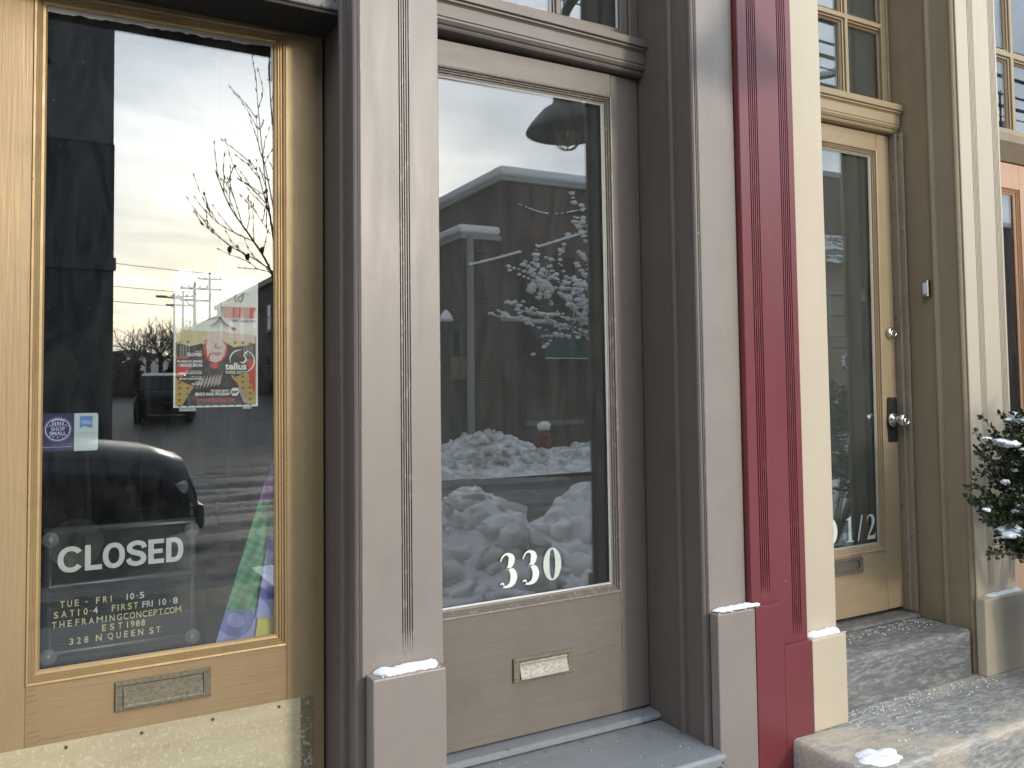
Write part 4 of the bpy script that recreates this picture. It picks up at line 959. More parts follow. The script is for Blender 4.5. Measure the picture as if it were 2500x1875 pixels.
def background(m):
    poly(m, P_([(122, 1530), (965, 1530), (965, 205), (122, 185)]), yp-E_, 0)
    poly(m, P_([(122, 1530), (965, 1530), (965, 800), (850, 880), (720, 920), (420, 900), (260, 915), (122, 870)]), yp-2*E_, 1)     # yellow field
    poly(m, P_([(130, 745), (950, 790), (950, 870), (850, 900), (720, 915), (420, 880), (260, 910), (130, 880)]), yp-2.5*E_, 3)  # yellow field whitened by glare on the glass, painted as a paler band
    for r in range(12):
        for c in range(11):
            X, Y = 165+c*82, 875+r*59.5
            if 300 < X < 680 and Y < 1200 or X > 950: continue
            ribbon(m, [(pu(X-24), pv(Y), .00015), (pu(X), pv(Y-12), .0005), (pu(X+24), pv(Y), .00015)], yp-3*E_, 2, 4); ribbon(m, [(pu(X-24), pv(Y), .00015), (pu(X), pv(Y+12), .0004), (pu(X+24), pv(Y), .00015)], yp-3*E_, 2, 4)
            disc(m, pu(X), pv(Y), .0022, yp-3*E_, 2, 10)
pm(background, [C_cream, C_yel, plain('poster_brown', (0.10, 0.06, 0.02), 0.4), plain('poster_glare_yellow', (0.68, 0.58, 0.32), 0.35)], 'printed_background')
def figure(m):
    poly(m, P_([(130, 890), (260, 918), (400, 885), (430, 1100), (400, 1330), (300, 1330), (150, 1265), (130, 1240)]), yp-4*E_, 0)          # dark hair, left
    poly(m, P_([(640, 880), (730, 925), (850, 905), (958, 880), (960, 1120), (880, 1180), (760, 1230), (640, 1200)]), yp-4*E_, 0)
    poly(m, P_([(190, 1530), (285, 1370), (400, 1240), (490, 1130), (590, 1130), (680, 1215), (760, 1300), (880, 1530)]), yp-5*E_, 0)   # dress
    poly(m, P_([(400, 1240), (420, 960), (660, 950), (700, 1230), (560, 1260)]), yp-4.5*E_, 0)
    poly(m, P_([(130, 1130), (230, 1115), (300, 1130), (250, 1170), (190, 1240), (140, 1235)]), yp-6*E_, 1)
    poly(m, P_([(860, 1040), (958, 1060), (958, 1420), (920, 1340), (880, 1200)]), yp-6*E_, 1)
    poly(m, P_([(130, 1025), (250, 1030), (255, 1050), (130, 1050)]), yp-6*E_, 1)
    for k in range(7):                                                                                                          # pale feathers on the dress
        x = 330+k*36; poly(m, P_([(x, 1370-k*6), (x+20, 1280-k*8), (x+55, 1215-k*3), (x+40, 1300)]), yp-6*E_, 4)
    poly(m, P_([(760, 1345), (800, 1340), (860, 1460), (870, 1520), (830, 1500)]), yp-6*E_, 4)
    for a in range(4):
        for b in range(6):
            poly(m, P_([(165+a*28, 915+b*20), (183+a*28, 915+b*20), (178+a*28, 930+b*20), (165+a*28, 928+b*20)]), yp-6*E_, 5)
            poly(m, P_([(830+a*28, 905+b*20), (848+a*28, 905+b*20), (843+a*28, 920+b*20), (830+a*28, 918+b*20)]), yp-6*E_, 5)
    n = 26; poly(m, [(pu(530+128*cos(2*pi*k/n)), pv(935+155*sin(2*pi*k/n))) for k in range(n)], yp-7*E_, 1)                       # face
    poly(m, P_([(445, 880), (520, 845), (600, 850), (640, 905), (625, 1000), (590, 1060), (530, 1085), (470, 1070), (475, 1010), (500, 990), (455, 985)]), yp-8*E_, 2)
    poly(m, P_([(430, 900), (470, 870), (480, 960), (450, 1030)]), yp-8.2*E_, 2)
    ribbon(m, [(pu(488), pv(990), .0003), (pu(520), pv(980), .0014), (pu(543), pv(984), .0010), (pu(566), pv(980), .0014), (pu(604), pv(993), .0003)], yp-9*E_, 7)
    ribbon(m, [(pu(496), pv(997), .0003), (pu(546), pv(1006), .0022), (pu(598), pv(999), .0003)], yp-9.2*E_, 7)
    ribbon(m, [(pu(486), pv(991), .0002), (pu(545), pv(991), .0004), (pu(606), pv(994), .0002)], yp-9.6*E_, 0)
    poly(m, P_([(516, 915), (540, 870), (548, 925), (600, 930), (560, 945), (525, 935)]), yp-8.5*E_, 7)
    ribbon(m, [(pu(522), pv(925), .0004), (pu(550), pv(938), .0008), (pu(590), pv(925), .0004)], yp-9*E_, 3)
    poly(m, P_([(475, 1095), (560, 1090), (565, 1140), (520, 1145), (480, 1140)]), yp-8*E_, 1)                                    # choker
    poly(m, P_([(405, 890), (520, 800), (590, 790), (680, 840), (700, 870), (640, 880), (600, 850), (520, 850), (450, 880)]), yp-9*E_, 2)   # hat brim
    poly(m, P_([(380, 830), (480, 770), (590, 745), (720, 790), (950, 800), (955, 880), (850, 860), (720, 830), (590, 800), (460, 860)]), yp-8.5*E_, 2)
    for k in range(16):
        a = -0.9+k*0.12; ribbon(m, [(pu(580), pv(600), .0004), (pu(580+60*sin(a*2)), pv(680), .0006), (pu(580+170*sin(a)), pv(720+20*cos(a*3)), .0002)], yp-9*E_, 3 if k % 2 else 5, 4)
    ribbon(m, [(pu(390), pv(660), .0004), (pu(480), pv(630), .0018), (pu(590), pv(610), .0010)], yp-9*E_, 3)
    ribbon(m, [(pu(575), pv(250), .0012), (pu(570), pv(360), .0014), (pu(585), pv(480), .0010), (pu(600), pv(600), .0010)], yp-9*E_, 5)
    poly(m, P_([(590, 495), (960, 495), (960, 615), (620, 615)]), yp-6*E_, 6)
    for a, b in ((715, 740), (750, 762), (775, 800), (895, 955)): poly(m, P_([(a, 500), (b, 500), (b-10, 612), (a-5, 612)]), yp-7*E_, 1)
    poly(m, P_([(690, 710), (745, 715), (745, 750), (700, 740)]), yp-10*E_, 1)
pm(figure, [C_blk, C_red, C_pink, C_lil, C_lil, C_gry, plain('poster_pale_red', (0.66, 0.35, 0.33), 0.35), plain('poster_lip', (0.52, 0.24, 0.25), 0.35)], 'printed_woman')
def title(m):   # script heading
    ribbon(m, [(pu(215), pv(440), .0008), (pu(265), pv(340), .0035), (pu(330), pv(270), .0030), (pu(420), pv(235), .0045), (pu(455), pv(270), .0020), (pu(380), pv(330), .0010), (pu(300), pv(350), .0012), (pu(380), pv(420), .0022), (pu(450), pv(440), .0006)], yp-4*E_, 0)
    ribbon(m, [(pu(460), pv(400), .0008), (pu(500), pv(350), .0016), (pu(470), pv(430), .0010), (pu(530), pv(400), .0008), (pu(560), pv(360), .0018), (pu(585), pv(430), .0014), (pu(625), pv(360), .0008)], yp-4*E_, 0)
    ribbon(m, [(pu(625), pv(420), .0010), (pu(690), pv(310), .0018), (pu(660), pv(440), .0010), (pu(710), pv(400), .0010)], yp-4*E_, 0)
    ribbon(m, [(pu(715), pv(430), .0012), (pu(745), pv(360), .0022), (pu(740), pv(440), .0014), (pu(780), pv(400), .0010), (pu(825), pv(355), .0028), (pu(800), pv(440), .0026), (pu(765), pv(400), .0014), (pu(840), pv(350), .0012), (pu(880), pv(370), .0006)], yp-4*E_, 0)
    disc(m, pu(745), pv(310), .0022, yp-4*E_, 0)
    ribbon(m, [(pu(220), pv(435), .0006), (pu(260), pv(430), .0032), (pu(320), pv(435), .0006)], yp-4*E_, 0)
    put_text(m, 'T-SHIRT COLLECTION', pu(680), pu(955), pv(655), pv(628), yp-8*E_, 0.02, 1)
pm(title, [C_gry, C_blk], 'printed_title')
def words(m):
    y = yp-11*E_
    T = lambda s, a, b, c, d, bo=0.02, mi=0: put_text(m, s, pu(a), pu(b), pv(d), pv(c), y, bo, mi)
    T('MUSIC BY', 322, 390, 965, 978); T('DILLWEED', 240, 392, 985, 1020, 0.04); T('AND', 335, 390, 1030, 1052, 0.03, 1)
    T('FLAPJACK JONES', 140, 395, 1062, 1093, 0.04); T('AND THE', 140, 165, 1100, 1125, 0.02); T('BENDER BROHS', 172, 395, 1097, 1130, 0.04)
    T('WITH A PERFORMANCE BY', 220, 392, 1168, 1180, 0.01); T("NORTON'S DANCE CENTER", 160, 392, 1184, 1206, 0.03)
    T('PHOTO BOOTH BY', 280, 392, 1226, 1238, 0.01); T('BIG PARTY PHOTO BOOTHS', 162, 392, 1243, 1264, 0.03); T('MEDIA BY', 325, 392, 1280, 1292, 0.01); T('MEDIUM INC', 285, 392, 1297, 1318, 0.03)
    T('tellus', 630, 862, 1085, 1160, 0.035); T('THREE SIXTY', 632, 858, 1172, 1204, 0.012)
    T('PROCEEDS BENEFIT', 484, 678, 1368, 1390, 0.03); T('BENCH MARK PROGRAM', 322, 678, 1396, 1430, 0.045); T('WWW.REVELOMAG.COM', 335, 730, 1455, 1495, 0.035, 1)
    ring(m, pu(735), pv(1392), .0115, .0, y, 0, 6); put_text(m, 'BMP', pu(700), pu(772), pv(1408), pv(1378), y-E_, 0.03, 2)
    ribbon(m, [(pu(690), pv(1090), .0004), (pu(685), pv(1030), .0012), (pu(730), pv(970), .0016), (pu(810), pv(945), .0006)], y, 0)
    ribbon(m, [(pu(870), pv(960), .0003), (pu(925), pv(1000), .0012), (pu(945), pv(1070), .0016), (pu(920), pv(1140), .0014), (pu(862), pv(1180), .0008)], y, 0)
    ribbon(m, [(pu(790), pv(1080), .0004), (pu(830), pv(1085), .0022), (pu(855), pv(1050), .0024), (pu(840), pv(1015), .0010)], y, 0); ribbon(m, [(pu(830), pv(1020), .0008), (pu(850), pv(980), .0020), (pu(880), pv(965), .0004)], y, 0)
pm(words, [C_white, C_red, C_blk], 'printed_words')
M_tape = plain('clear_tape', (0.42, 0.43, 0.43), 0.3)
for a, b, c, d in ((150, 275, 118, 160), (820, 920, 150, 185), (160, 330, 1552, 1585), (820, 915, 1545, 1572)):
    obj('tape', MB().box(pu(a), pu(b), yp-0.0010, yp-0.0008, pv(d), pv(c)), M_tape, pos)

# ------------------------------------------------------------------ patchwork flag and shop stock behind the gold glass
flag = thing('patchwork_flag', (0.50, 0.09, 0.60), 'furled patchwork cloth in green checks, purple, blue and yellow inside the gold door', 'flag')
def cloth_mat(name, a, b, sc, kind):
    m, nt, b_, L = newmat(name); N = nodes(nt); g = N('ShaderNodeNewGeometry')
    if kind == 'check':
        mp = N('ShaderNodeMapping'); mp.inputs['Rotation'].default_value = (0, radians(16), 0); mp.inputs['Scale'].default_value = (sc, 0.0, sc); L.new(g.outputs['Position'], mp.inputs[0])
        ck = N('ShaderNodeTexChecker'); ck.inputs['Scale'].default_value = 1; ck.inputs['Color1'].default_value = (*a, 1); ck.inputs['Color2'].default_value = (*b, 1); L.new(mp.outputs[0], ck.inputs['Vector']); c = ck.outputs[0]
        c = mixc(nt, pos_noise(nt, 60, 3), c, dk(a, 0.7))
    elif kind == 'swirl':
        w = N('ShaderNodeTexWave'); w.wave_type = 'RINGS'; w.rings_direction = 'SPHERICAL'; w.inputs['Scale'].default_value = 1; w.inputs['Distortion'].default_value = 2.5; w.inputs['Detail'].default_value = 0.5
        mp = N('ShaderNodeMapping'); mp.inputs['Scale'].default_value = (sc, 0, sc); mp.inputs['Location'].default_value = (-0.445*sc, 0, -0.868*sc); L.new(g.outputs['Position'], mp.inputs[0]); L.new(mp.outputs[0], w.inputs['Vector'])
        c = mixc(nt, ramp(nt, w.outputs['Fac'], [(0.55, (0, 0, 0)), (0.7, (1, 1, 1))]), a, b)
    else: c = mixc(nt, ramp(nt, pos_noise(nt, sc, 2, 0.5, 1.5), [(0.48, (0, 0, 0)), (0.56, (1, 1, 1))]), a, b)
    L.new(c, b_.inputs['Base Color']); b_.inputs['Roughness'].default_value = 0.8; bump(nt, b_, pos_noise(nt, 30, 3), 0.3, 0.01); return m
C_green = cloth_mat('green_check_cloth', (0.16, 0.48, 0.24), (0.045, 0.24, 0.13), 72, 'check'); C_blue = cloth_mat('blue_swirl_cloth', (0.42, 0.44, 0.85), (0.22, 0.22, 0.62), 5.2, 'swirl')
C_purp = cloth_mat('purple_cloth', (0.36, 0.11, 0.42), (0.50, 0.22, 0.56), 28, 'b'); C_pinkc = cloth_mat('pink_cloth', (0.80, 0.16, 0.50), (0.84, 0.22, 0.56), 25, 'b'); C_yelc = cloth_mat('yellow_cloth', (0.88, 0.80, 0.10), (0.85, 0.74, 0.10), 25, 'b')
def cone_band(u0, u1, t0, t1, mat, name, dy=0.0, bulge=0.03):
    """u across the furled cloth, t from its tip (0) to its hem (1)"""
    tip = (0.578, 1.42); L0 = (0.398, 0.812); R0 = (0.600, 0.812)
    def f(u, t):
        uu = u0+(u1-u0)*u; tt = t0+(t1-t0)*t
        bx = L0[0]+(R0[0]-L0[0])*uu
        x = tip[0]+(bx-tip[0])*tt; z = tip[1]+(L0[1]-tip[1])*tt
        return (x, 0.062 + dy + bulge*tt*(1-sin(pi*uu))*0.9 + 0.010*tt*sin(uu*17), z)
    return obj(name, MB().grid(f, 18, 14), mat, flag, smooth=True)
cone_band(0.0, 0.62, 0.10, 0.41, C_purp, 'purple_band'); cone_band(0.0, 0.62, 0.41, 0.865, C_green, 'green_band'); cone_band(0.0, 0.56, 0.865, 1.0, C_blue, 'blue_band')
cone_band(0.56, 1.0, 0.10, 0.74, C_purp, 'purple_fold', -0.016); cone_band(0.42, 0.62, 0.55, 0.90, C_blue, 'blue_fold', -0.014); cone_band(0.52, 1.0, 0.74, 0.86, C_pinkc, 'pink_fold', -0.012); cone_band(0.46, 1.0, 0.86, 1.0, C_yelc, 'yellow_fold', -0.010)
obj('pole', MB().tube([(0.60, 0.12, 0.43), (0.59, 0.12, 1.55)], 0.008, 8), M_wood_grey, flag)
rack = thing('wire_rack', (0.5, 0.9, 0.42), 'black wire grid display panel in the dark shop behind the gold door', 'rack')
m = MB()
for k in range(8): m.tube([(0.30+k*0.07, 0.9, 0.45), (0.30+k*0.07, 0.9, 1.75)], 0.0025, 5)
for k in range(14): m.tube([(0.28, 0.894, 0.5+k*0.095), (0.82, 0.894, 0.5+k*0.095)], 0.0025, 5)
obj('wire_grid', m, plain('grey_wire', (0.035, 0.035, 0.035), 0.6, 0.0), rack)
obj('foot', MB().box(0.28, 0.32, 0.80, 1.0, 0.421, 0.45), M_black_metal, rack); obj('foot', MB().box(0.78, 0.82, 0.80, 1.0, 0.421, 0.45), M_black_metal, rack)
tb = thing('display_table', (0.45, 0.55, 0.42), 'low dark display table inside the gold door', 'table')
obj('table_top', MB().box(0.20, 0.80, 0.38, 0.72, 1.02, 1.045), plain('dark_wood', (0.012, 0.011, 0.010), 0.8), tb)
for x in (0.23, 0.77):
    for y in (0.41, 0.69): obj('leg', MB().box(x-0.015, x+0.015, y-0.015, y+0.015, 0.421, 1.0195), M_black_metal, tb)
orn = [((0.012, 0.07, 0.035), 'green'), ((0.012, 0.016, 0.14), 'blue'), ((0.22, 0.02, 0.02), 'red'), ((0.22, 0.21, 0.18), 'silver'), ((0.2, 0.19, 0.15), 'pale')]
for k, (c, nm) in enumerate(orn):
    x = 0.40+k*0.075; t = thing('ornament', (x, 0.5, 1.045), f'small {nm} glass ornament standing on the dark table in the shop', 'ornament', 'ornaments on the display table')
    mt = plain(nm+'_glass', c, 0.12, 0.4)
    obj('body', MB().lathe([(0.012, 0.0), (0.014, 0.003), (0.005, 0.008), (0.006, 0.02), (0.015, 0.036), (0.016, 0.05), (0.008, 0.066), (0.003, 0.073)], (x, 0.5, 1.045), 'z', 14), mt, t, smooth=True)
    obj('cap', MB().lathe([(0.004, 0.072), (0.005, 0.076), (0.002, 0.08)], (x, 0.5, 1.045), 'z', 10), M_brass, t)

# ================================================================== BUSH AT THE RIGHT
bush = thing('boxwood_bush', (3.24, -0.56, 0.80), 'dark green boxwood bush with clumps of snow in front of the cream pilaster', 'bush')
def leaf_mat():
    m, nt, b, L = newmat('boxwood_leaf')
    n = pos_noise(nt, 45.0, 1)
    L.new(ramp(nt, n, [(0.3, (0.018, 0.030, 0.012)), (0.5, (0.036, 0.052, 0.020)), (0.7, (0.075, 0.085, 0.032))]), b.inputs['Base Color'])
    b.inputs['Roughness'].default_value = 0.33; b.inputs['Specular IOR Level'].default_value = 0.5; return m
M_leaf = leaf_mat()
R = random.Random(21)
lf = MB(); tw = MB(); snow_spots = []
def leaf(p, d, s):
    d = d.normalized(); a = Vector((R.uniform(-1, 1), R.uniform(-1, 1), R.uniform(0.2, 1.4)))
    w = d.cross(a); w = w.normalized() if w.length > 1e-4 else Vector((1, 0, 0)); n = w.cross(d)
    P = [p, p+d*s*0.35+w*s*0.30-n*s*0.03, p+d*s*0.75+w*s*0.27-n*s*0.02, p+d*s*1.02, p+d*s*0.75-w*s*0.27-n*s*0.02, p+d*s*0.35-w*s*0.30-n*s*0.03, p+d*s*0.55+n*s*0.06]
    lf.add(P, [(0, 1, 6), (1, 2, 6), (2, 3, 6), (3, 4, 6), (4, 5, 6), (5, 0, 6)])
def spray(p0, d, ln, dens=1.0):
    d = d.normalized(); pts = [p0]; p = p0.copy()
    n = max(4, int(ln/0.02))
    for i in range(n):
        d = (d + Vector((R.gauss(0, .10), R.gauss(0, .10), R.gauss(0.03, .10)))).normalized(); p = p + d*ln/n; pts.append(p.copy())
        for k in range(int(3*dens + R.random())):
            o = Vector((R.gauss(0, 1), R.gauss(0, 1), R.gauss(0.3, 1))).normalized()
            leaf(p + o*0.003, (d*0.5 + o), R.uniform(0.013, 0.021))
    leaf(p, d, 0.018)
    tw.tube(pts, [0.0022*(1-0.6*i/len(pts)) for i in range(len(pts))], 4)
    return pts
BC = Vector((3.24, -0.56, 1.02))
tips = [((2.756, -0.400, 1.270), 0.30), ((2.794, -0.416, 1.294), 0.25), ((2.834, -0.432, 1.300), 0.24), ((2.887, -0.440, 1.303), 0.25), ((2.900, -0.464, 1.306), 0.22), ((2.923, -0.480, 1.341), 0.20), ((2.785, -0.384, 1.075), 0.30), ((2.743, -0.400, 1.056), 0.28), ((2.780, -0.400, 1.029), 0.25), ((2.783, -0.416, 1.009), 0.25), ((2.842, -0.400, 1.059), 0.25), ((2.813, -0.432, 0.967), 0.26), ((2.831, -0.448, 0.933), 0.24), ((2.850, -0.464, 0.906), 0.24), ((2.905, -0.416, 1.077), 0.22), ((2.864, -0.400, 1.149), 0.24), ((2.877, -0.400, 1.170), 0.22), ((2.921, -0.400, 1.189), 0.22), ((2.812, -0.496, 0.872), 0.22), ((2.886, -0.496, 0.850), 0.20), ((2.793, -0.464, 0.928), 0.22), ((2.918, -0.464, 1.221), 0.24), ((2.932, -0.496, 1.348), 0.22), ((2.907, -0.480, 1.111), 0.24), ((2.812, -0.480, 0.919), 0.20), ((2.917, -0.480, 0.902), 0.20), ((2.886, -0.432, 1.010), 0.20), ((2.873, -0.480, 0.893), 0.20), ((2.914, -0.496, 0.852), 0.20), ((2.905, -0.440, 0.967), 0.20), ((2.939, -0.440, 0.936), 0.20)]
for t, l in tips:
    t = Vector(t); d = (t - BC); d.z = d.z*0.6 + 0.12; d.normalize()
    p0 = t - d*l; spray(p0, d, l, 1.5)
    for k in range(5):
        q = p0 + d*l*R.uniform(0.0, 0.65); dd = (d + Vector((R.gauss(0, .55), R.gauss(0, .55), R.gauss(.35, .4)))).normalized()
        spray(q, dd, R.uniform(0.05, 0.11), 1.5)
for k in range(420):
    while True:
        o = Vector((R.uniform(-1, 1), R.uniform(-1, 1), R.uniform(-0.28, 1)))
        if 0.35 < o.length < 1: break
    q = BC + Vector((o.x*0.34+0.03, o.y*0.22, o.z*0.36))
    spray(q, o + Vector((0, 0, .4)), R.uniform(0.08, 0.15), 1.2)
obj('leaves', lf, M_leaf, bush, recalc=False)
for k in range(14):
    a = 2*pi*k/14; tw.tube([(3.24+0.03*cos(a), -0.56+0.03*sin(a), 0.72), (3.24+0.10*cos(a), -0.56+0.08*sin(a), 0.85), (3.24+0.26*cos(a), -0.56+0.18*sin(a), 1.12)], [0.009, 0.006, 0.003], 5)
obj('twigs', tw, M_bark, bush)
pot = thing('planter', (3.24, -0.47, 0.386), 'dark round planter on the marble step holding the boxwood bush', 'planter')
obj('pot', MB().lathe([(0.10, 0.0), (0.115, 0.27), (0.125, 0.27), (0.125, 0.31), (0.105, 0.31), (0.10, 0.29), (0.0, 0.29)], (3.24, -0.47, 0.386), 'z', 28), plain('dark_glazed_pot', (0.04, 0.04, 0.045), 0.35), pot)
obj('soil', MB().lathe([(0.10, 0.292), (0.05, 0.30), (0.0, 0.305)], (3.24, -0.47, 0.386), 'z', 20), M_bark, pot)
def snow_lump(name, c, r, sq, label, seed, tilt=0.0, group='snow clumps on the boxwood bush'):
    m = MB(); R = random.Random(seed*13+1); n = 12 if r > 0.025 else 7
    for k in range(n):
        a = R.gauss(0, 0.42); a = max(-0.95, min(0.95, a)); b = R.gauss(0, 0.3); w = 1-abs(a)*0.55
        m.blob((c[0]+a*r*sq[0]*0.95, c[1]+b*r*sq[1], c[2]+a*tilt*r*0.9 + R.uniform(-.12, .12)*r), r*R.uniform(.28, .52)*w, 2, 0.8, (sq[0]*R.uniform(.8, 1.3), sq[1], sq[2]*R.uniform(.7, 1.1)), seed=seed*5+k)
    return tag(obj(name, m, M_snow, smooth=True), label, 'snow', group)
snow_lump('snow_clump', (2.891, -0.47, 1.248), 0.051, (1.5, 1.1, 0.55), 'long snow clump sliding down the top left branch of the bush', 1, -0.50)
snow_lump('snow_clump', (2.789, -0.47, 1.266), 0.023, (1.4, 1, 0.6), 'small double snow clump left of the long one on the bush', 2, -0.30)
snow_lump('snow_clump', (2.992, -0.47, 1.325), 0.055, (1.3, 1.1, 0.6), 'snow cap on the highest branch of the bush at the photo edge', 3, -0.20)
snow_lump('snow_clump', (2.895, -0.47, 0.955), 0.061, (1.3, 1.1, 0.55), 'biggest snow clump resting on the lower branches of the bush', 4, 0.35)
snow_lump('snow_clump', (2.889, -0.47, 1.118), 0.021, (0.9, 1, 0.9), 'cross shaped bit of snow in the middle of the bush', 5, 0.20)
snow_lump('snow_clump', (2.774, -0.47, 1.030), 0.021, (1.1, 1, 0.6), 'little snow clump on the lower left branch tip of the bush', 6, 0.00)
snow_lump('snow_clump', (2.946, -0.47, 1.154), 0.023, (1.1, 1, 0.65), 'snow bit just under the long clump on the bush', 7, 0.10)
snow_lump('snow_clump', (2.989, -0.47, 1.201), 0.034, (1.2, 1, 0.65), 'snow bit on the right edge under the snow cap of the bush', 8, 0.10)
snow_lump('snow_clump', (2.932, -0.47, 1.011), 0.021, (1.1, 1, 0.65), 'snow bit just above the biggest clump on the bush', 9, 0.10)
snow_lump('snow_clump', (2.971, -0.47, 1.092), 0.027, (1.1, 1, 0.65), 'snow bit right of the cross shaped one on the bush', 10, 0.10)
snow_lump('snow_clump', (2.972, -0.47, 1.029), 0.034, (1.1, 1, 0.65), 'snow bit at the right edge level with the lower left tip of the bush', 11, 0.10)
snow_lump('snow_clump', (2.929, -0.47, 0.899), 0.027, (0.9, 1, 0.8), 'snow bit hanging below the biggest clump on the bush', 12, -0.40)

# ================================================================== THINGS SEEN IN THE GLASS
# gooseneck lamp over the shop fronts
lamp = thing('barn_lamp', (2.10, -0.30, 2.93), 'black gooseneck barn lamp with wire caged bulb mirrored in the taupe door glass', 'lamp')
LX, LY, LZ = 2.10, -1.0, 2.625
M_lamp = plain('lamp_enamel', (0.018, 0.019, 0.02), 0.4)
obj('lamp_shade', MB().lathe([(0.192, 0.0), (0.193, 0.006), (0.172, 0.040), (0.115, 0.105), (0.068, 0.135), (0.062, 0.20), (0.055, 0.205), (0.055, 0.135), (0.105, 0.098), (0.166, 0.034), (0.187, 0.0)], (LX, LY, LZ), 'z', 36), M_lamp, lamp, smooth=True)
obj('bulb', MB().lathe([(0.025, 0.09), (0.045, 0.045), (0.052, 0.005), (0.045, -0.035), (0.022, -0.055), (0.0, -0.057)], (LX, LY, LZ), 'z', 20), plain('frosted_bulb', (0.30, 0.31, 0.31), 0.15), lamp, smooth=True)
m = MB()
for k in range(3):
    a = pi*k/3; m.tube([(LX+0.072*cos(t)*cos(a), LY+0.072*cos(t)*sin(a), LZ-0.088*sin(t)+0.01) for t in [pi*i/14 for i in range(15)]], 0.0035, 5)
obj('wire_cage', m, M_chrome, lamp)
m = MB().tube(smooth_path([(LX, -0.29, 2.93), (LX, -0.36, 2.97), (LX, -0.52, 3.06), (LX, -0.70, 3.17), (LX, -0.86, 3.215), (LX, -0.98, 3.15), (LX, -1.0, 3.02), (LX, -1.0, LZ+0.19)], 5), 0.022, 12)
obj('gooseneck', m, M_lamp, lamp, smooth=True)
obj('wall_plate', MB().lathe([(0.06, 0.0), (0.06, -0.012), (0.02, -0.02)], (LX, -0.307, 2.93), 'y', 20), M_lamp, lamp)
m = MB().tube(smooth_path([(LX, -0.60, 3.135), (LX, -0.75, 3.215), (LX, -0.87, 3.245), (LX, -0.96, 3.20)], 5), [0.008]+[0.02]*14+[0.008], 10)
obj('arm_snow', m, M_snow_pile, lamp, smooth=True)

def smoothstep(a, b, x): t = max(0, min(1, (x-a)/(b-a))); return t*t*(3-2*t)
def heap(fn, x0, x1, y0, y1, step, mat, name, label, clods, rmin, rmax, seed):
    """shovelled snow: a mound covered by hundreds of frozen clods of mixed size"""
    nu, nv = int((x1-x0)/step), int((y1-y0)/step); m = MB()
    def top(x, y):
        h = fn(x, y); e = min(1, max(h, 0)*4); p = Vector((x*3.1, y*3.1, seed))
        return h + e*(0.07*noise.noise(p) + 0.05*noise.noise(p*2.7) + 0.02*noise.noise(p*7))
    m.grid(lambda u, v: (x0+(x1-x0)*u, y0+(y1-y0)*v, max(top(x0+(x1-x0)*u, y0+(y1-y0)*v), -0.14)), nu, nv)
    R = random.Random(seed); k = 0; tries = 0
    while k < clods and tries < clods*20:
        tries += 1; x, y = R.uniform(x0, x1), R.uniform(y0, y1); h = fn(x, y)
        if h < 0.05 + 0.2*R.random()**2: continue
        r = rmin + (rmax-rmin)*R.random()**2.2; c = (x, y, top(x, y) - r*R.uniform(0.0, 0.45))
        m.blob(c, r, 2, 0.75, (R.uniform(.9, 1.3), R.uniform(.9, 1.3), R.uniform(.7, 1.0)), seed=k % 97); k += 1
    return tag(obj(name, m, mat, smooth=True, recalc=False), label, 'snow')
def near_h(x, y):
    prof = smoothstep(-2.35, -3.75, y)*smoothstep(-5.0, -4.0, y)
    crest = 0.27 + 0.37*math.exp(-((x-3.05)/0.32)**2) + 0.34*math.exp(-((x-4.4)/0.42)**2) + 0.22*math.exp(-((x-6.4)/0.9)**2) + 0.3*math.exp(-((x-8.8)/1.2)**2) - 0.10*math.exp(-((x-3.70)/0.2)**2)
    return prof*crest*smoothstep(1.7, 2.9, x) - 0.02
heap(near_h, 1.7, 12.0, -5.2, -2.3, 0.05, M_snow_pile, 'snow_heap', 'big cloddy heap of shovelled snow at our kerb mirrored in the taupe door', 3000, 0.022, 0.125, 3)
def far_h(x, y):
    prof = smoothstep(-11.0, -12.2, y)*smoothstep(-14.0, -12.9, y)
    return prof*(0.22 + 0.42*math.exp(-((x-7.7)/0.8)**2) + 0.30*math.exp(-((x-6.0)/0.6)**2) + 0.12*math.exp(-((x-10.4)/0.6)**2) + 0.15*sin(x*0.9)**2*smoothstep(12, 14, x)) - 0.06
heap(far_h, 4.6, 20, -14.2, -10.9, 0.10, M_snow_dirty, 'snow_bank', 'dirty ploughed snow bank along the far kerb mirrored in the taupe door', 2400, 0.035, 0.13, 8)
def slush_h(x, y):
    return 0.10*max(0, noise.noise(Vector((x*0.35, y*1.6, 1)))+0.15)*smoothstep(-4.6, -5.6, y)*smoothstep(-20, -14, y)
m = MB(); m.grid(lambda u, v: (-9+17*u, -4.9-12*v, -0.128+slush_h(-9+17*u, -4.9-12*v)+0.02*noise.noise(Vector(((-9+17*u)*5, (-4.9-12*v)*6, 2)))*(1 if slush_h(-9+17*u, -4.9-12*v) > 0.01 else 0.2)), 170, 150)
tag(obj('street_slush', m, snow_mat('grey_slush', (0.20, 0.20, 0.20), (0.10, 0.10, 0.10), 6.0, 0.5), smooth=True), 'grey slush and tyre tracks on the road', 'slush', None, 'stuff')

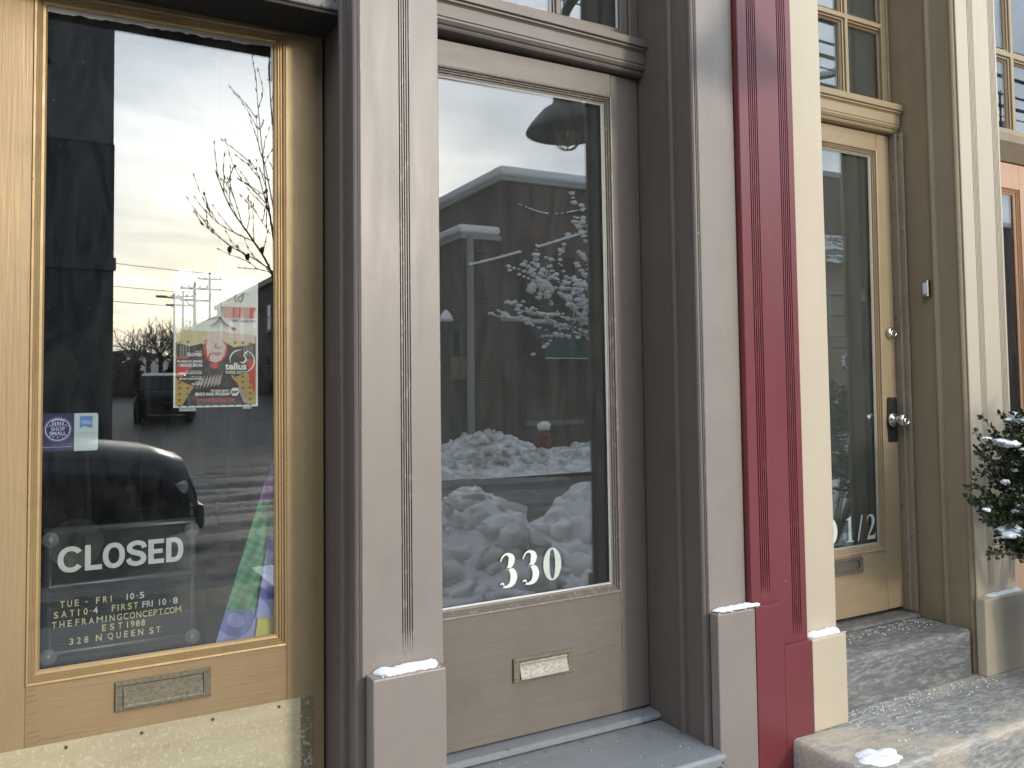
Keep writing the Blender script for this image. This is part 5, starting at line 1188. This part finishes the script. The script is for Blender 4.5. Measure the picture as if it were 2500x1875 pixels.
def window(parent, x0, x1, z0, z1, y, mat, fw=0.06, mull=1, face=-1, axis='y', sill=True):
    """window of a far building: frame > pane, sill"""
    def B(m, a, b, c, d, e, f):
        return m.box(a, b, c, d, e, f) if axis == 'y' else m.box(c, d, a, b, e, f)
    o = face*0.03; lo, hi = sorted((y+o, y-face*0.10))
    m = MB(); B(m, x0, x0+fw, lo, hi, z0, z1); B(m, x1-fw, x1, lo, hi, z0, z1); B(m, x0+fw, x1-fw, lo, hi, z0, z0+fw); B(m, x0+fw, x1-fw, lo, hi, z1-fw, z1)
    if mull: B(m, x0+fw, x1-fw, lo, hi, (z0+z1)/2-0.025, (z0+z1)/2+0.025)
    f = obj('window', m, mat, parent)
    a, b = sorted((y+face*0.012, y+face*0.004)); obj('pane', B(MB(), x0+fw, x1-fw, a, b, z0+fw, z1-fw), M_dark_glass, f)
    if sill:
        a, b = sorted((y+face*0.12, y-face*0.02)); obj('sill', B(MB(), x0-0.06, x1+0.06, a, b, z0-0.10, z0-0.001), mat, f)
    return f
def snow_slab(parent, pts, z, h, name='roof_snow', over=0.06):
    bmv = MB().extrude([(p[0], p[1]) for p in pts], z, z+h, 'z'); return obj(name, bmv, M_snow_pile, parent, bevel=h*0.42, seg=3)

# brick corner building opposite
bb = thing('brick_building', (13.5, -19, 0), 'two storey brick corner building with snow on its roof mirrored in the taupe door', 'building')
obj('wall', MB().box(10.09, 18.6, -20.4, -16.0, -0.1, 6.60), M_brick, bb)
obj('fascia', MB().box(10.00, 18.7, -20.5, -15.90, 6.60, 6.72), M_trim, bb); snow_slab(bb, [(9.97, -20.5), (18.7, -20.5), (18.7, -15.86), (9.97, -15.86)], 6.72, 0.24)
obj('wing_wall', MB().box(9.07, 10.088, -19.6, -16.15, -0.1, 5.12), M_brick, bb)
obj('wing_fascia', MB().box(8.99, 10.088, -19.6, -16.07, 5.12, 5.24), M_trim, bb); snow_slab(bb, [(8.95, -19.65), (10.05, -19.65), (10.05, -16.03), (8.95, -16.03)], 5.24, 0.22)
for x0, x1, z0, z1 in ((10.62, 11.12, 3.85, 4.62), (11.55, 12.15, 3.85, 4.85), (13.4, 14.1, 3.85, 4.85), (15.4, 16.1, 3.85, 4.85)): window(bb, x0, x1, z0, z1, -16.0, M_dark_wall)
window(bb, 9.28, 9.66, 3.70, 4.85, -16.15, M_dark_wall)
window(bb, 10.66, 12.2, 0.72, 2.15, -16.0, M_dark_wall, mull=0, sill=False); window(bb, 12.9, 15.2, 0.72, 2.15, -16.0, M_dark_wall, mull=0, sill=False)
for x0, x1 in ((10.6, 12.26), (12.84, 15.26)): obj('shop_sill', MB().box(x0, x1, -16.0, -15.86, 0.58, 0.70), M_concrete, bb)
obj('door', MB().box(9.20, 9.95, -16.19, -16.152, 0.0, 1.85), M_dark_wall, bb)
for x in (10.30, 10.42, 10.50): obj('downpipe', MB().tube([(x, -15.95, 0.1), (x, -15.95, 6.5)], 0.022, 6), M_dark_wall, bb)
aw = thing('teal_awning', (11.9, -15.6, 2.2), 'teal canvas shop awning with snow along its top on the brick building', 'awning')
obj('canvas', MB().extrude([(-15.99, 3.05), (-15.93, 3.05), (-15.10, 2.42), (-15.10, 2.20), (-15.13, 2.20), (-15.14, 2.40), (-15.99, 2.98)], 10.62, 13.9, 'x'), M_teal, aw)
for i, (a, b) in enumerate(((9.95, 10.6), (10.66, 11.3), (12.2, 13.9))):
    m = MB()
    for k in range(9): m.blob((a+(b-a)*k/8, -15.88, 3.14+0.05*(i == 0)), 0.085, 2, 0.3, (1.2, 0.9, 0.75), seed=k+i*9)
    obj('snow_roll', m, M_snow_pile, aw, smooth=True)
m = MB()
for k in range(40): m.blob((10.66+k*0.08, -15.08, 2.205), 0.028, 1, 0.5, (1.4, 1, 0.8), seed=k)
obj('snow_fringe', m, M_snow_pile, aw, smooth=True)
ln = thing('round_sign', (10.75, -15.6, 3.55), 'round hanging wall sign capped with snow on the brick building', 'sign')
m = MB().lathe([(0.24, -0.06), (0.26, -0.03), (0.26, 0.03), (0.24, 0.06)], (10.78, -15.55, 3.78), 'y', 28); obj('sign_disc', m, M_black_metal, ln)
obj('bracket', MB().tube([(10.78, -16.0, 4.05), (10.78, -15.55, 4.05)], 0.02, 6), M_black_metal, ln)
m = MB()
for k in range(9):
    a = pi*(0.10+0.80*k/8); m.blob((10.78+0.27*cos(a), -15.55, 3.80+0.27*sin(a)), 0.13, 2, 0.25, (1, .9, .8), seed=k)
obj('snow_cap', m, M_snow_pile, ln, smooth=True)
nb = tag(obj('notice_board', MB().box(8.10, 8.46, -14.98, -14.94, 1.70, 2.22), plain('dull_yellow', (0.17, 0.15, 0.09), 0.8), bevel=0.01), 'dull yellow notice board on the far pavement by the grey pole', 'board')
kb = thing('street_kiosk', (8.0, -15.1, 0), 'dark kiosk with two peaked snow caps on the far pavement', 'kiosk')
obj('body', MB().box(7.45, 8.62, -15.4, -15.0, 0.0, 3.0), M_dark_wall, kb)
for x in (7.78, 8.06): obj('snow_peak', MB().lathe([(0.17, 0.0), (0.15, 0.10), (0.06, 0.24), (0.0, 0.28)], (x, -15.1, 3.0), 'z', 12), M_snow_pile, kb, smooth=True)
for x in (7.65, 8.25): obj('panel', MB().box(x-0.18, x+0.18, -14.997, -14.985, 2.0, 2.75), M_dark_glass, kb)
m = MB().tube([(8.40, -14.6, 0), (8.43, -14.6, 4.9)], [0.085, 0.075], 12)
tag(obj('utility_pole', m, M_wood_grey), 'pale grey utility pole on the far pavement before the brick building', 'pole')
hy = thing('fire_hydrant', (9.5, -13.35, 0), 'red fire hydrant with a round snow cap behind the far snow bank', 'hydrant')
obj('barrel', MB().lathe([(0.15, 0), (0.15, 0.04), (0.10, 0.05), (0.10, 0.42), (0.13, 0.44), (0.13, 0.48), (0.09, 0.56), (0.03, 0.60), (0.03, 0.64)], (9.5, -13.35, 0.02), 'z', 18), M_hydrant, hy)
for s in (-1, 1): obj('nozzle', MB().lathe([(0.05, 0.08*s), (0.05, 0.15*s), (0.06, 0.15*s), (0.06, 0.18*s)], (9.5, -13.35, 0.40), 'x', 12), M_hydrant, hy)
obj('front_nozzle', MB().lathe([(0.06, 0.08), (0.06, 0.15), (0.075, 0.15), (0.075, 0.18)], (9.5, -13.35, 0.36), 'y', 12), M_hydrant, hy)
obj('snow_cap', MB().blob((9.5, -13.35, 0.68), 0.145, 3, 0.2, (1, 1, 0.75)), M_snow_pile, hy, smooth=True)

# trees
def branch(m, p, d, ln, r, depth, R, spots=None, nb=3, droop=0.0, buds=None, spread=0.55):
    pts = [p]; q = p.copy(); n = 6
    for i in range(n):
        d = (d + Vector((R.gauss(0, .10), R.gauss(0, .10), R.gauss(0.02-droop, .08)))).normalized(); q = q + d*ln/n; pts.append(q.copy())
        if spots is not None and r < 0.03: spots.append((q.copy(), r))
        if depth > 0 and i >= 1 and R.random() < nb/(n-1):
            dd = (d + Vector((R.gauss(0, spread), R.gauss(0, spread), R.gauss(0.1, spread*0.7)))).normalized()
            branch(m, q.copy(), dd, ln*R.uniform(.45, .7), r*0.55, depth-1, R, spots, nb, droop, buds, spread)
    m.tube(pts, [r*(1-0.6*i/n) for i in range(n+1)], 5 if r > 0.01 else 4)
    if buds is not None and depth <= 1: buds.append((q.copy(), d.copy())); buds += [(pts[k].copy(), d.copy()) for k in (2, 4)]
tr = thing('bare_tree', (1.60, -3.9, 0), 'bare budding street tree at our kerb mirrored in the gold door glass', 'tree')
m = MB(); buds = []; R = random.Random(4)
m.tube([(1.62, -3.9, 0), (1.60, -3.9, 1.2), (1.55, -3.9, 2.0)], [0.06, 0.05, 0.042], 10); obj('trunk', m, M_bark, tr)
m = MB()
Tp = lambda *l: [Vector((x, -3.9+dy, z)) for x, dy, z in l]
main = [(Tp((1.55, 0, 2.0), (1.50, 0, 2.6), (1.47, .05, 3.1), (1.43, .05, 3.55), (1.42, .05, 3.86)), .016), (Tp((1.47, 0, 2.5), (1.42, -.05, 2.95), (1.37, -.05, 3.45), (1.35, -.05, 3.72)), .010),
        (Tp((1.55, 0, 2.0), (1.42, .05, 2.35), (1.28, .1, 2.55), (1.14, .1, 2.75), (1.05, .1, 2.97)), .017), (Tp((1.30, .1, 2.52), (1.18, .05, 2.58), (1.06, 0, 2.66), (1.01, 0, 2.74)), .008),
        (Tp((1.22, .1, 2.64), (1.16, .15, 2.8), (1.11, .2, 2.91)), .007), (Tp((1.48, 0, 2.55), (1.40, .1, 2.75), (1.33, .1, 3.0), (1.28, .1, 3.08)), .010), (Tp((1.38, .1, 2.80), (1.28, .15, 2.88), (1.20, .15, 2.93)), .007),
        (Tp((1.46, 0, 2.8), (1.40, 0, 3.1), (1.36, 0, 3.22), (1.34, 0, 3.43)), .009), (Tp((1.5, 0, 2.3), (1.36, -.1, 2.42), (1.22, -.15, 2.50), (1.08, -.15, 2.60), (1.0, -.15, 2.66)), .010), (Tp((1.44, 0, 2.6), (1.36, .1, 2.66), (1.27, .1, 2.80)), .007),
        (Tp((1.52, 0, 2.2), (1.42, .1, 2.3), (1.30, .15, 2.33), (1.18, .2, 2.45)), .008), (Tp((1.5, 0, 2.9), (1.55, .1, 3.3), (1.58, .1, 3.7)), .010)]
for pts, r in main:
    P = [Vector(p) for p in smooth_path([tuple(p) for p in pts], 5)]; n = len(P)
    m.tube(P, [r*0.56*(1-0.66*i/(n-1)) for i in range(n)], 6)
    for i in range(3, n, 2):
        d = (P[i]-P[i-1]).normalized(); buds.append((P[i], (d+Vector((R.gauss(0, .5), R.gauss(0, .5), 0))).normalized()))
        if R.random() < 0.75: branch(m, P[i].copy(), (d+Vector((R.gauss(0, .5), R.gauss(0, .5), R.gauss(.2, .3)))).normalized(), R.uniform(.08, .30), 0.0032, 0, R, None, 0, 0, buds)
    buds.append((P[-1], (P[-1]-P[-2]).normalized()))
for p, d in buds: m.tube([p, p+d*0.012, p+d*0.03], [0.003, 0.0055, 0.001], 5)
obj('branches', m, M_bark, tr)
for c in ((1.15, -3.85, 2.46), (1.36, -3.8, 2.46), (1.25, -3.75, 2.40)): obj('seed_head', MB().blob(c, 0.018, 2, 0.5, (1, 1, 1.4)), M_bark, tr)
def snow_tree(x, y, h, seed, label, sp=1.0):
    R = random.Random(seed); t = thing('snowy_tree', (x, y, 0), label, 'tree', 'snow laden trees across the street'); m = MB(); spots = []
    obj('trunk', MB().tube([(x, y, 0), (x+.03, y, h*.45)], [0.09, 0.07], 9), M_bark, t)
    for k in range(15):
        a = 2*pi*k/15 + R.uniform(-.2, .2); d = Vector((cos(a), sin(a)*.8, R.uniform(-0.05, 1.1))).normalized()
        branch(m, Vector((x+.03, y, h*R.uniform(.36, .62))), d, h*R.uniform(.30, .42)*sp, 0.026, 2, R, spots, 4, 0.01)
    obj('branches', m, M_bark, t)
    s = MB(); R2 = random.Random(seed+1)
    for p, r in spots:
        if R2.random() < 0.85: s.blob((p.x, p.y, p.z+0.02), R2.uniform(.028, .075), 1, 0.5, (1.3, 1.2, .75), seed=int(p.x*100) % 50)
    obj('branch_snow', s, M_snow_pile, t, smooth=True); return t
snow_tree(12.35, -14.4, 5.2, 9, 'snow laden tree before the teal awning mirrored in the taupe door')
# festoon and cables with snow on them
def cable(pts, r, label, snow=0.0, seg=24, grp='overhead cables', sr=0.02, name='cable'):
    P = [Vector(p) for p in smooth_path([tuple(p) for p in pts], seg)]
    t = thing(name, P[0], label, 'cable', grp); obj('line', MB().tube(P, r, 6), M_cable, t)
    if snow:
        s = MB(); R = random.Random(int(P[0].z*100)); run = 0
        for i in range(len(P)-1):
            if R.random() < 0.12: run = R.randint(2, 9)
            if run > 0 or R.random() < snow-0.5:
                run -= 1; a, b = P[i], P[i+1]
                s.tube([a+Vector((0, 0, sr*.6)), (a+b)/2+Vector((0, 0, sr*.9)), b+Vector((0, 0, sr*.6))], [sr*.7, sr*R.uniform(.8, 1.3), sr*.7], 6)
        if s.v: obj('cable_snow', s, M_snow_pile, t, smooth=True)
    return t
cable([(9.90, -15.9, 6.02), (10.8, -15.9, 5.85), (11.8, -15.9, 6.05), (12.9, -15.9, 6.45)], 0.02, 'snow dusted festoon wire slung across the brick building top', 0.95, 18, 'cables with snow on the brick building', 0.026)
cable([(5.6, -12.2, 3.5), (7.4, -12.2, 3.97), (9.5, -12.2, 4.65), (13, -12.2, 5.9)], 0.014, 'sagging cable with broken strips of snow crossing before the brick building', 0.55, 26, 'cables with snow on the brick building', 0.03)
NTH = ('topmost', 'second highest', 'middle', 'thinnest', 'lowest and thickest')
for k, (z, r) in enumerate([(5.55, .022), (5.31, .015), (5.15, .022), (5.01, .008), (4.80, .035)]):
    cable([(-14, -4.2, z+.25), (2, -4.2, z+.05), (8, -4.2, z), (14, -4.2, z-0.05), (24, -4.2, z+.2)], r, NTH[k] + ' overhead street cable mirrored in the tan transom panes', 0.35, 16, 'overhead cables along our kerb', r*0.9)
cable([(6.2, -4.4, 4.62), (7.7, -4.3, 4.95), (8.3, -4.2, 5.12), (10, -4.2, 5.3)], 0.026, 'thick slanting overhead cable with snow joining the others', 0.6, 10, 'overhead cables along our kerb', 0.045)
bx = thing('transformer_box', (11.0, -4.2, 4.5), 'dark equipment box hanging among the overhead cables', 'box')
obj('case', MB().box(10.8, 11.15, -4.4, -4.1, 4.50, 4.86), M_dark_wall, bx, bevel=0.02); obj('strap', MB().tube([(10.97, -4.2, 4.86), (10.97, -4.2, 5.3)], 0.015, 6), M_cable, bx)

# stucco house and buildings further right
sh = thing('stucco_house', (22.5, -18, 0), 'pink stucco house with snowy shingle roof mirrored in the tan door', 'house')
obj('wall', MB().box(19.2, 25.9, -20, -16.0, -0.1, 5.25), M_stucco, sh)
def shingle_mat():
    m, nt, b, L = newmat('snowy_shingles')
    n = pos_noise(nt, (2.2, 2.2, 6.0), 5, .65); L.new(mixc(nt, ramp(nt, n, [(0.50, (0, 0, 0)), (0.54, (1, 1, 1))]), (0.13, 0.11, 0.10), (0.68, 0.72, 0.78)), b.inputs['Base Color']); b.inputs['Roughness'].default_value = 0.9; return m
M_sh = shingle_mat()
for r in range(7):
    y_, z_ = -15.45-0.17*r, 5.16+0.155*r
    obj('shingle_row', MB().extrude([(y_, z_), (y_, z_+0.05), (y_-0.24, z_+0.235), (y_-0.24, z_+0.17)], 19.1+0.0*r, 26.0, 'x'), M_sh, sh)
obj('gable_wall', MB().box(19.2, 25.9, -20.2, -17.0, 5.25, 7.9), M_brick_far, sh); obj('parapet', MB().box(21.75, 25.9, -17.4, -16.98, 7.9, 8.3), M_brick_far, sh); obj('coping', MB().box(21.68, 25.95, -17.45, -16.93, 8.3, 8.48), M_trim, sh)
w = window(sh, 21.55, 22.6, 3.0, 4.35, -16.0, M_trim); obj('shutter', MB().box(21.12, 21.53, -15.97, -15.93, 3.0, 4.35), plain('pale_teal', (0.13, 0.22, 0.21), 0.7), sh); obj('shutter', MB().box(22.62, 23.02, -15.97, -15.93, 3.0, 4.35), plain('pale_teal_b', (0.13, 0.22, 0.21), 0.7), sh)
obj('door', MB().box(21.1, 21.75, -15.985, -15.96, 0.0, 1.6), M_dark_wall, sh)
hs = thing('hanging_sign', (21.7, -15.3, 1.9), 'dark hanging sign edged with snow on the stucco house', 'sign')
obj('board', MB().box(21.3, 22.1, -15.3, -15.26, 1.92, 2.42), M_dark_wall, hs, bevel=0.05); obj('arm', MB().tube([(21.7, -16, 2.62), (21.7, -15.1, 2.62)], 0.02, 6), M_black_metal, hs)
m = MB()
for k in range(16): a = 2*pi*k/16; m.blob((21.7+.42*cos(a), -15.28, 2.2+.28*sin(a)), 0.06, 1, .5, seed=k)
obj('snow_edge', m, M_snow_pile, hs, smooth=True)
def snow_bush(x, y, r, seed, label):
    t = thing('snowy_shrub', (x, y, 0), label, 'shrub', 'snowy shrubs by the stucco house'); R = random.Random(seed); m = MB(); s = MB()
    for k in range(60):
        o = Vector((R.gauss(0, .5), R.gauss(0, .4), R.uniform(0, 1))); c = (x+o.x*r, y+o.y*r, 0.1+o.z*r*1.3); m.blob(c, R.uniform(.08, .16), 1, .5, seed=k)
        if R.random() < .5: s.blob((c[0], c[1]+.08, c[2]+.09), R.uniform(.06, .15), 1, .5, (1.2, 1, .7), seed=k)
    obj('foliage', m, M_leaf, t); obj('snow_load', s, M_snow_pile, t, smooth=True)
snow_bush(20.9, -14.6, .9, 1, 'left snowy shrub before the stucco house'); snow_bush(22.3, -14.4, .9, 2, 'right snowy shrub before the stucco house')
b2 = thing('brick_terrace', (36, -18, 0), 'row of dark brick shops to the right of the stucco house', 'building')
obj('wall', MB().box(26, 58, -22, -16, -0.1, 7.2), M_brick_far, b2); snow_slab(b2, [(25.9, -22), (58, -22), (58, -15.9), (25.9, -15.9)], 7.2, 0.2)
for k in range(9): window(b2, 27+k*3.2, 28.3+k*3.2, 4.2, 5.9, -16, M_trim)
for k in range(6): window(b2, 27+k*5, 30.4+k*5, 0.6, 2.6, -16, M_dark_wall, mull=0)

# left of the side street
dl = thing('dark_building', (-10, -20, 0), 'tall dark rendered building on the left corner mirrored in the gold door', 'building')
obj('wall', MB().box(-26, 1.24, -44, -16, -0.1, 6.4), plain('dark_shopfront', (0.030, 0.033, 0.036), .8, var=.2, ns=2), dl); obj('upper_storeys', MB().box(-26, 1.22, -44, -15.98, 6.4, 12.5), plain('grey_render', (0.075, 0.079, 0.083), .85, var=.15, ns=1), dl)
for x in (-0.55, -3.2, -5.9): 
    for z in (1.2, 4.6, 7.9): window(dl, x-0.62, x+0.62, z, z+1.9, -16.0, M_dark_wall)
obj('string_course', MB().box(-26, 1.28, -16.06, -15.95, 3.9, 4.15), M_dark_wall, dl)
# along the side street
def row_house(x0, x1, y0, y1, h, label, mat, face, n=3, roof=True, z0=None):
    zb = road_z(y1) if z0 is None else z0
    t = thing('row_house', ((x0+x1)/2, (y0+y1)/2, zb), label, 'house', 'houses along the side street')
    obj('wall', MB().box(x0, x1, y0, y1, zb-1, zb+h), mat, t)
    X = x0 if face < 0 else x1
    for k in range(n):
        yc = y1 + (y0-y1)*(k+.5)/n
        for z in (0.9, 3.6):
            if z+1.6 < h: window(t, yc-0.5, yc+0.5, zb+z, zb+z+1.5, X, M_trim, axis='x', face=face)
    if roof:
        xm = (x0+x1)/2; obj('roof', MB().extrude([(x0-.4, zb+h), (x1+.4, zb+h), (xm, zb+h+1.8)], y0, y1, 'y'), M_snow_dirty, t)
    else: obj('cornice', MB().box(x0-.2, x1+.2, y0-.1, y1+.1, zb+h, zb+h+.3), M_trim, t)
    return t
row_house(11.2, 18, -62, -44, 6.2, 'cream windowed house on the right side of the side street', M_brick_far, -1, 5, False)
row_house(12.5, 20, -90, -68, 5.0, 'far brick house on the right of the side street', M_brick_far, -1, 5)
row_house(-18, 0.6, -74, -52, 3.4, 'low dark garage on the left of the side street', M_dark_wall, 1, 3)
row_house(-16, 1.5, -110, -84, 4.0, 'distant house on the left of the side street', M_brick_far, 1, 3)
m = MB(); R = random.Random(77)
for k in range(420):
    x = R.uniform(1.8, 10.8); y = R.uniform(-47, -44); m.blob((x, y, road_z(y)+R.uniform(0, 1)**1.5*(1.3+0.7*sin(x*2.1))), R.uniform(.15, .45), 1, .9, seed=k)
tag(obj('hedge', m, plain('winter_hedge', (0.030, 0.028, 0.024), .95, ns=5)), 'dark scrubby winter hedge across the end of the side street', 'hedge', None, 'stuff')
def far_tree(x, y, h, seed, label):
    R = random.Random(seed); z = road_z(y); t = thing('far_tree', (x, y, z), label, 'tree', 'bare trees up the side street'); m = MB()
    obj('trunk', MB().tube([(x, y, z-.2), (x, y, z+h*.35)], [.18, .14], 7), M_bark, t)
    for k in range(10):
        a = 2*pi*k/10; branch(m, Vector((x, y, z+h*R.uniform(.2, .4))), Vector((cos(a), sin(a), R.uniform(.5, 1.4))).normalized(), h*R.uniform(.35, .55), .05, 2, R, None, 4)
    obj('branches', m, M_bark, t)
for k, (az, y, h) in enumerate([(5.9, -58, 4.2), (6.6, -66, 5.0), (7.3, -60, 4.4), (8.2, -70, 5.6), (9.0, -75, 6.2), (10.2, -80, 6.0), (11.0, -64, 5.0), (5.2, -82, 4.5), (8.6, -48, 3.5), (7.7, -90, 6.0)]):
    far_tree(math.tan(radians(az))*(-y+2.2), y, h, 40+k, 'bare tree up the side street mirrored in the gold door')
def pole(x, y, h, label, arm=False, grp='utility poles up the side street'):
    z = road_z(y); t = thing('utility_pole', (x, y, z), label, 'pole', grp)
    obj('shaft', MB().tube([(x, y, z-.2), (x, y, z+h)], [.11, .08], 9), M_wood_grey, t)
    for k in range(2): obj('crossarm', MB().box(x-.8, x+.8, y-.06, y+.06, z+h-.5-k*.7, z+h-.38-k*.7), M_wood_grey, t)
    for k in (-.7, -.3, .3, .7): obj('insulator', MB().lathe([(.05, 0), (.06, .08), (.03, .16)], (x+k, y, z+h-.38), 'z', 8), M_trim, t)
    if arm:
        obj('lamp_arm', MB().tube([(x, y, z+h-1.6), (x-.6, y, z+h-1.1), (x-1.6, y, z+h-1.0)], .05, 6), M_wood_grey, t); obj('lamp_head', MB().box(x-2.1, x-1.5, y-.12, y+.12, z+h-1.05, z+h-.93), M_trim, t)
pole(math.tan(radians(8.6))*52, -50, 6.4, 'near utility pole with a street lamp arm up the side street', True)
pole(math.tan(radians(9.5))*60, -58, 7.6, 'tallest utility pole up the side street'); pole(math.tan(radians(7.9))*72, -70, 7.0, 'farther utility pole in the middle of the side street view'); pole(math.tan(radians(7.4))*86, -84, 7.6, 'farthest utility pole up the side street')
for z, q_ in ((7.4, 'middle'), (6.6, 'lower'), (8.6, 'upper')): cable([(-30, -40, z+1.2), (2, -46, z-.2), (8.4, -50, z)], .016, q_ + ' thin line running to the near utility pole', 0, 10, 'thin lines up the side street')

# cars
def car(name, x, y, z, ang, L, W, H, col, label, hood=1.02):
    """body lofted from side profile sections, arches, wheels, glass, lamps; nose towards +x before turning by ang"""
    t = thing(name, (x, y, z), label, 'car'); rot = Matrix.Rotation(ang, 3, 'Z'); org = Vector((x, y, z))
    T = lambda p: org + rot @ Vector(p)
    def O(nm, m, mat, par=None, **k):
        m.v = [tuple(T(p)) for p in m.v]; return obj(nm, m, mat, par or t, **k)
    pm_ = plain(name+'_lacquer', col, 0.26, 0.2, var=0.05, spec=0.6)
    s0 = [(-L/2, .55, .78), (-L/2+.03, .45, .95), (-L/2+.25, .30, hood+.06), (-L*.22, .27, hood+.07), (0, .27, hood+.04), (L*.18, .27, hood+.02), (L*.30, .28, hood-.02), (L*.42, .30, hood-.10), (L/2-.12, .34, hood-.20), (L/2-.02, .42, .74), (L/2, .48, .60)]
    n = 13; vv = []
    for sx, zl, zh in s0:
        k = 1 - 0.16*max(0, (abs(sx)-L*.34)/(L*.16))**2
        for j in range(n):
            a = j/(n-1); th = pi*a
            yy = W/2*k*(1 if a < .5 else -1)*min(1, (abs(cos(th))**0.32)); zz = zl + (zh-zl)*(sin(th)**0.55)
            vv.append((sx, yy, zz))
    m = MB().add(vv, [(i*n+j, i*n+j+1, (i+1)*n+j+1, (i+1)*n+j) for i in range(len(s0)-1) for j in range(n-1)] + [tuple(range(n)), tuple(range((len(s0)-1)*n, len(s0)*n))])
    m.add([(i*0, 0, 0) for i in ()], [])
    body = O('body', m, pm_, smooth=True)
    c0 = [(-L*.46, hood+.05), (-L*.40, H-.10), (-L*.30, H), (0.02*L, H-.01), (L*.09, H-.09), (L*.22, hood+.03)]
    w0, w1 = W/2-.08, W/2-.26; vv = []
    for cx_, cz_ in c0:
        k = (cz_-hood)/(H-hood); ww = w0+(w1-w0)*k; vv += [(cx_, ww, cz_), (cx_, -ww, cz_)]
    nn = len(c0); m = MB().add(vv, [(2*i, 2*i+1, 2*i+3, 2*i+2) for i in range(nn-1)] + [tuple(2*i for i in range(nn)), tuple(2*i+1 for i in range(nn-1, -1, -1))]); O('cabin', m, pm_, bevel=.03)
    for s in (-1, 1):
        yy = s*(W/2-.155); g_ = MB()
        for a, b in ((-L*.40, -L*.17), (-L*.15, L*.06)): g_.add([(a+.04, yy+s*.075, hood+.10), (b, yy+s*.075, hood+.10), (b-(0.10 if b > 0 else 0), yy-s*.015, H-.13), (a+.10, yy-s*.015, H-.13)], [(0, 1, 2, 3)])
        O('side_window', g_, M_dark_glass)
        O('mirror', MB().box(L*.10, L*.10+.12, s*(W/2+.02)-.08, s*(W/2+.02)+.08, hood+.05, hood+.20), pm_, bevel=.03)
    O('windscreen', MB().add([(L*.195, w0-.06, hood+.07), (L*.195, -w0+.06, hood+.07), (L*.10, -w1+.04, H-.11), (L*.10, w1-.04, H-.11)], [(0, 1, 2, 3)]), M_dark_glass)
    for wx in (-L*.31, L*.30):
        for s in (-1, 1):
            yy = s*(W/2-.11)
            arch = MB().lathe([(.43, -.10), (.43, .115), (.36, .118), (.36, -.10)], (wx, yy, .36), 'y', 26); O('wheel_arch', arch, M_black_metal)
            w = O('wheel', MB().lathe([(.20, -.10), (.33, -.11), (.345, -.08), (.345, .08), (.33, .122), (.22, .124), (.20, .10)], (wx, yy, .345), 'y', 26), plain('tyre', (.012, .012, .012), .8))
            O('rim', MB().lathe([(.20, -.125*1), (.21, .126), (.05, .10), (.0, .10)], (wx, yy, .345), 'y', 18), M_chrome, w)
    for s in (-1, 1):
        O('headlight', MB().box(L/2-.30, L/2-.10, s*(W/2-.26)-.14, s*(W/2-.26)+.14, .66, .80), plain('lamp_lens', (.5, .5, .48), .1), bevel=.03)
        O('side_marker', MB().box(L/2-.55, L/2-.38, s*(W/2-.075)-.02, s*(W/2-.075)+.02, .60, .70), plain('amber_lens', (.25, .05, .02), .2), bevel=.01)
    O('bumper', MB().extrude([(L/2-.10, .34), (L/2+.05, .36), (L/2+.06, .56), (L/2-.05, .60)], -W/2+.12, W/2-.12, 'y') if False else MB().box(L/2-.16, L/2+.05, -W/2+.14, W/2-.14, .34, .58), M_black_plastic, bevel=.06, seg=2)
    O('underbody', MB().box(-L/2+.25, L/2-.25, -W/2+.2, W/2-.2, .20, .55), M_black_plastic)
    return t
car('parked_car', -1.22, -6.75, -0.12, 0.0, 5.0, 1.95, 1.78, (0.018, 0.019, 0.022), 'near black car parked at our kerb mirrored low in the gold door', 1.20)
car('parked_car', math.tan(radians(7.0))*32, -30, road_z(-30), radians(-80), 4.6, 1.85, 1.6, (0.03, 0.03, 0.034), 'distant dark car up the side street mirrored in the gold door', 0.98)

# mirrored things sheared about the camera, more with distance, metres towards the left
for n_, dx in (('brick_building', .53), ('teal_awning', .44), ('round_sign', .44), ('notice_board', .43), ('street_kiosk', .43), ('fire_hydrant', .39), ('snowy_tree', .41),
               ('snow_bank', .37), ('snow_heap', .12), ('barn_lamp', .015), ('stucco_house', .73), ('hanging_sign', .63), ('snowy_shrub', .60), ('brick_terrace', .73)):
    for o in bpy.data.objects:
        if o.parent is None and o.name.split('.')[0] == n_: o.location.x -= dx
for o in bpy.data.objects:
    if o.parent is None and o.get('label', '').startswith('pale grey utility pole'): o.location.x -= 0.42
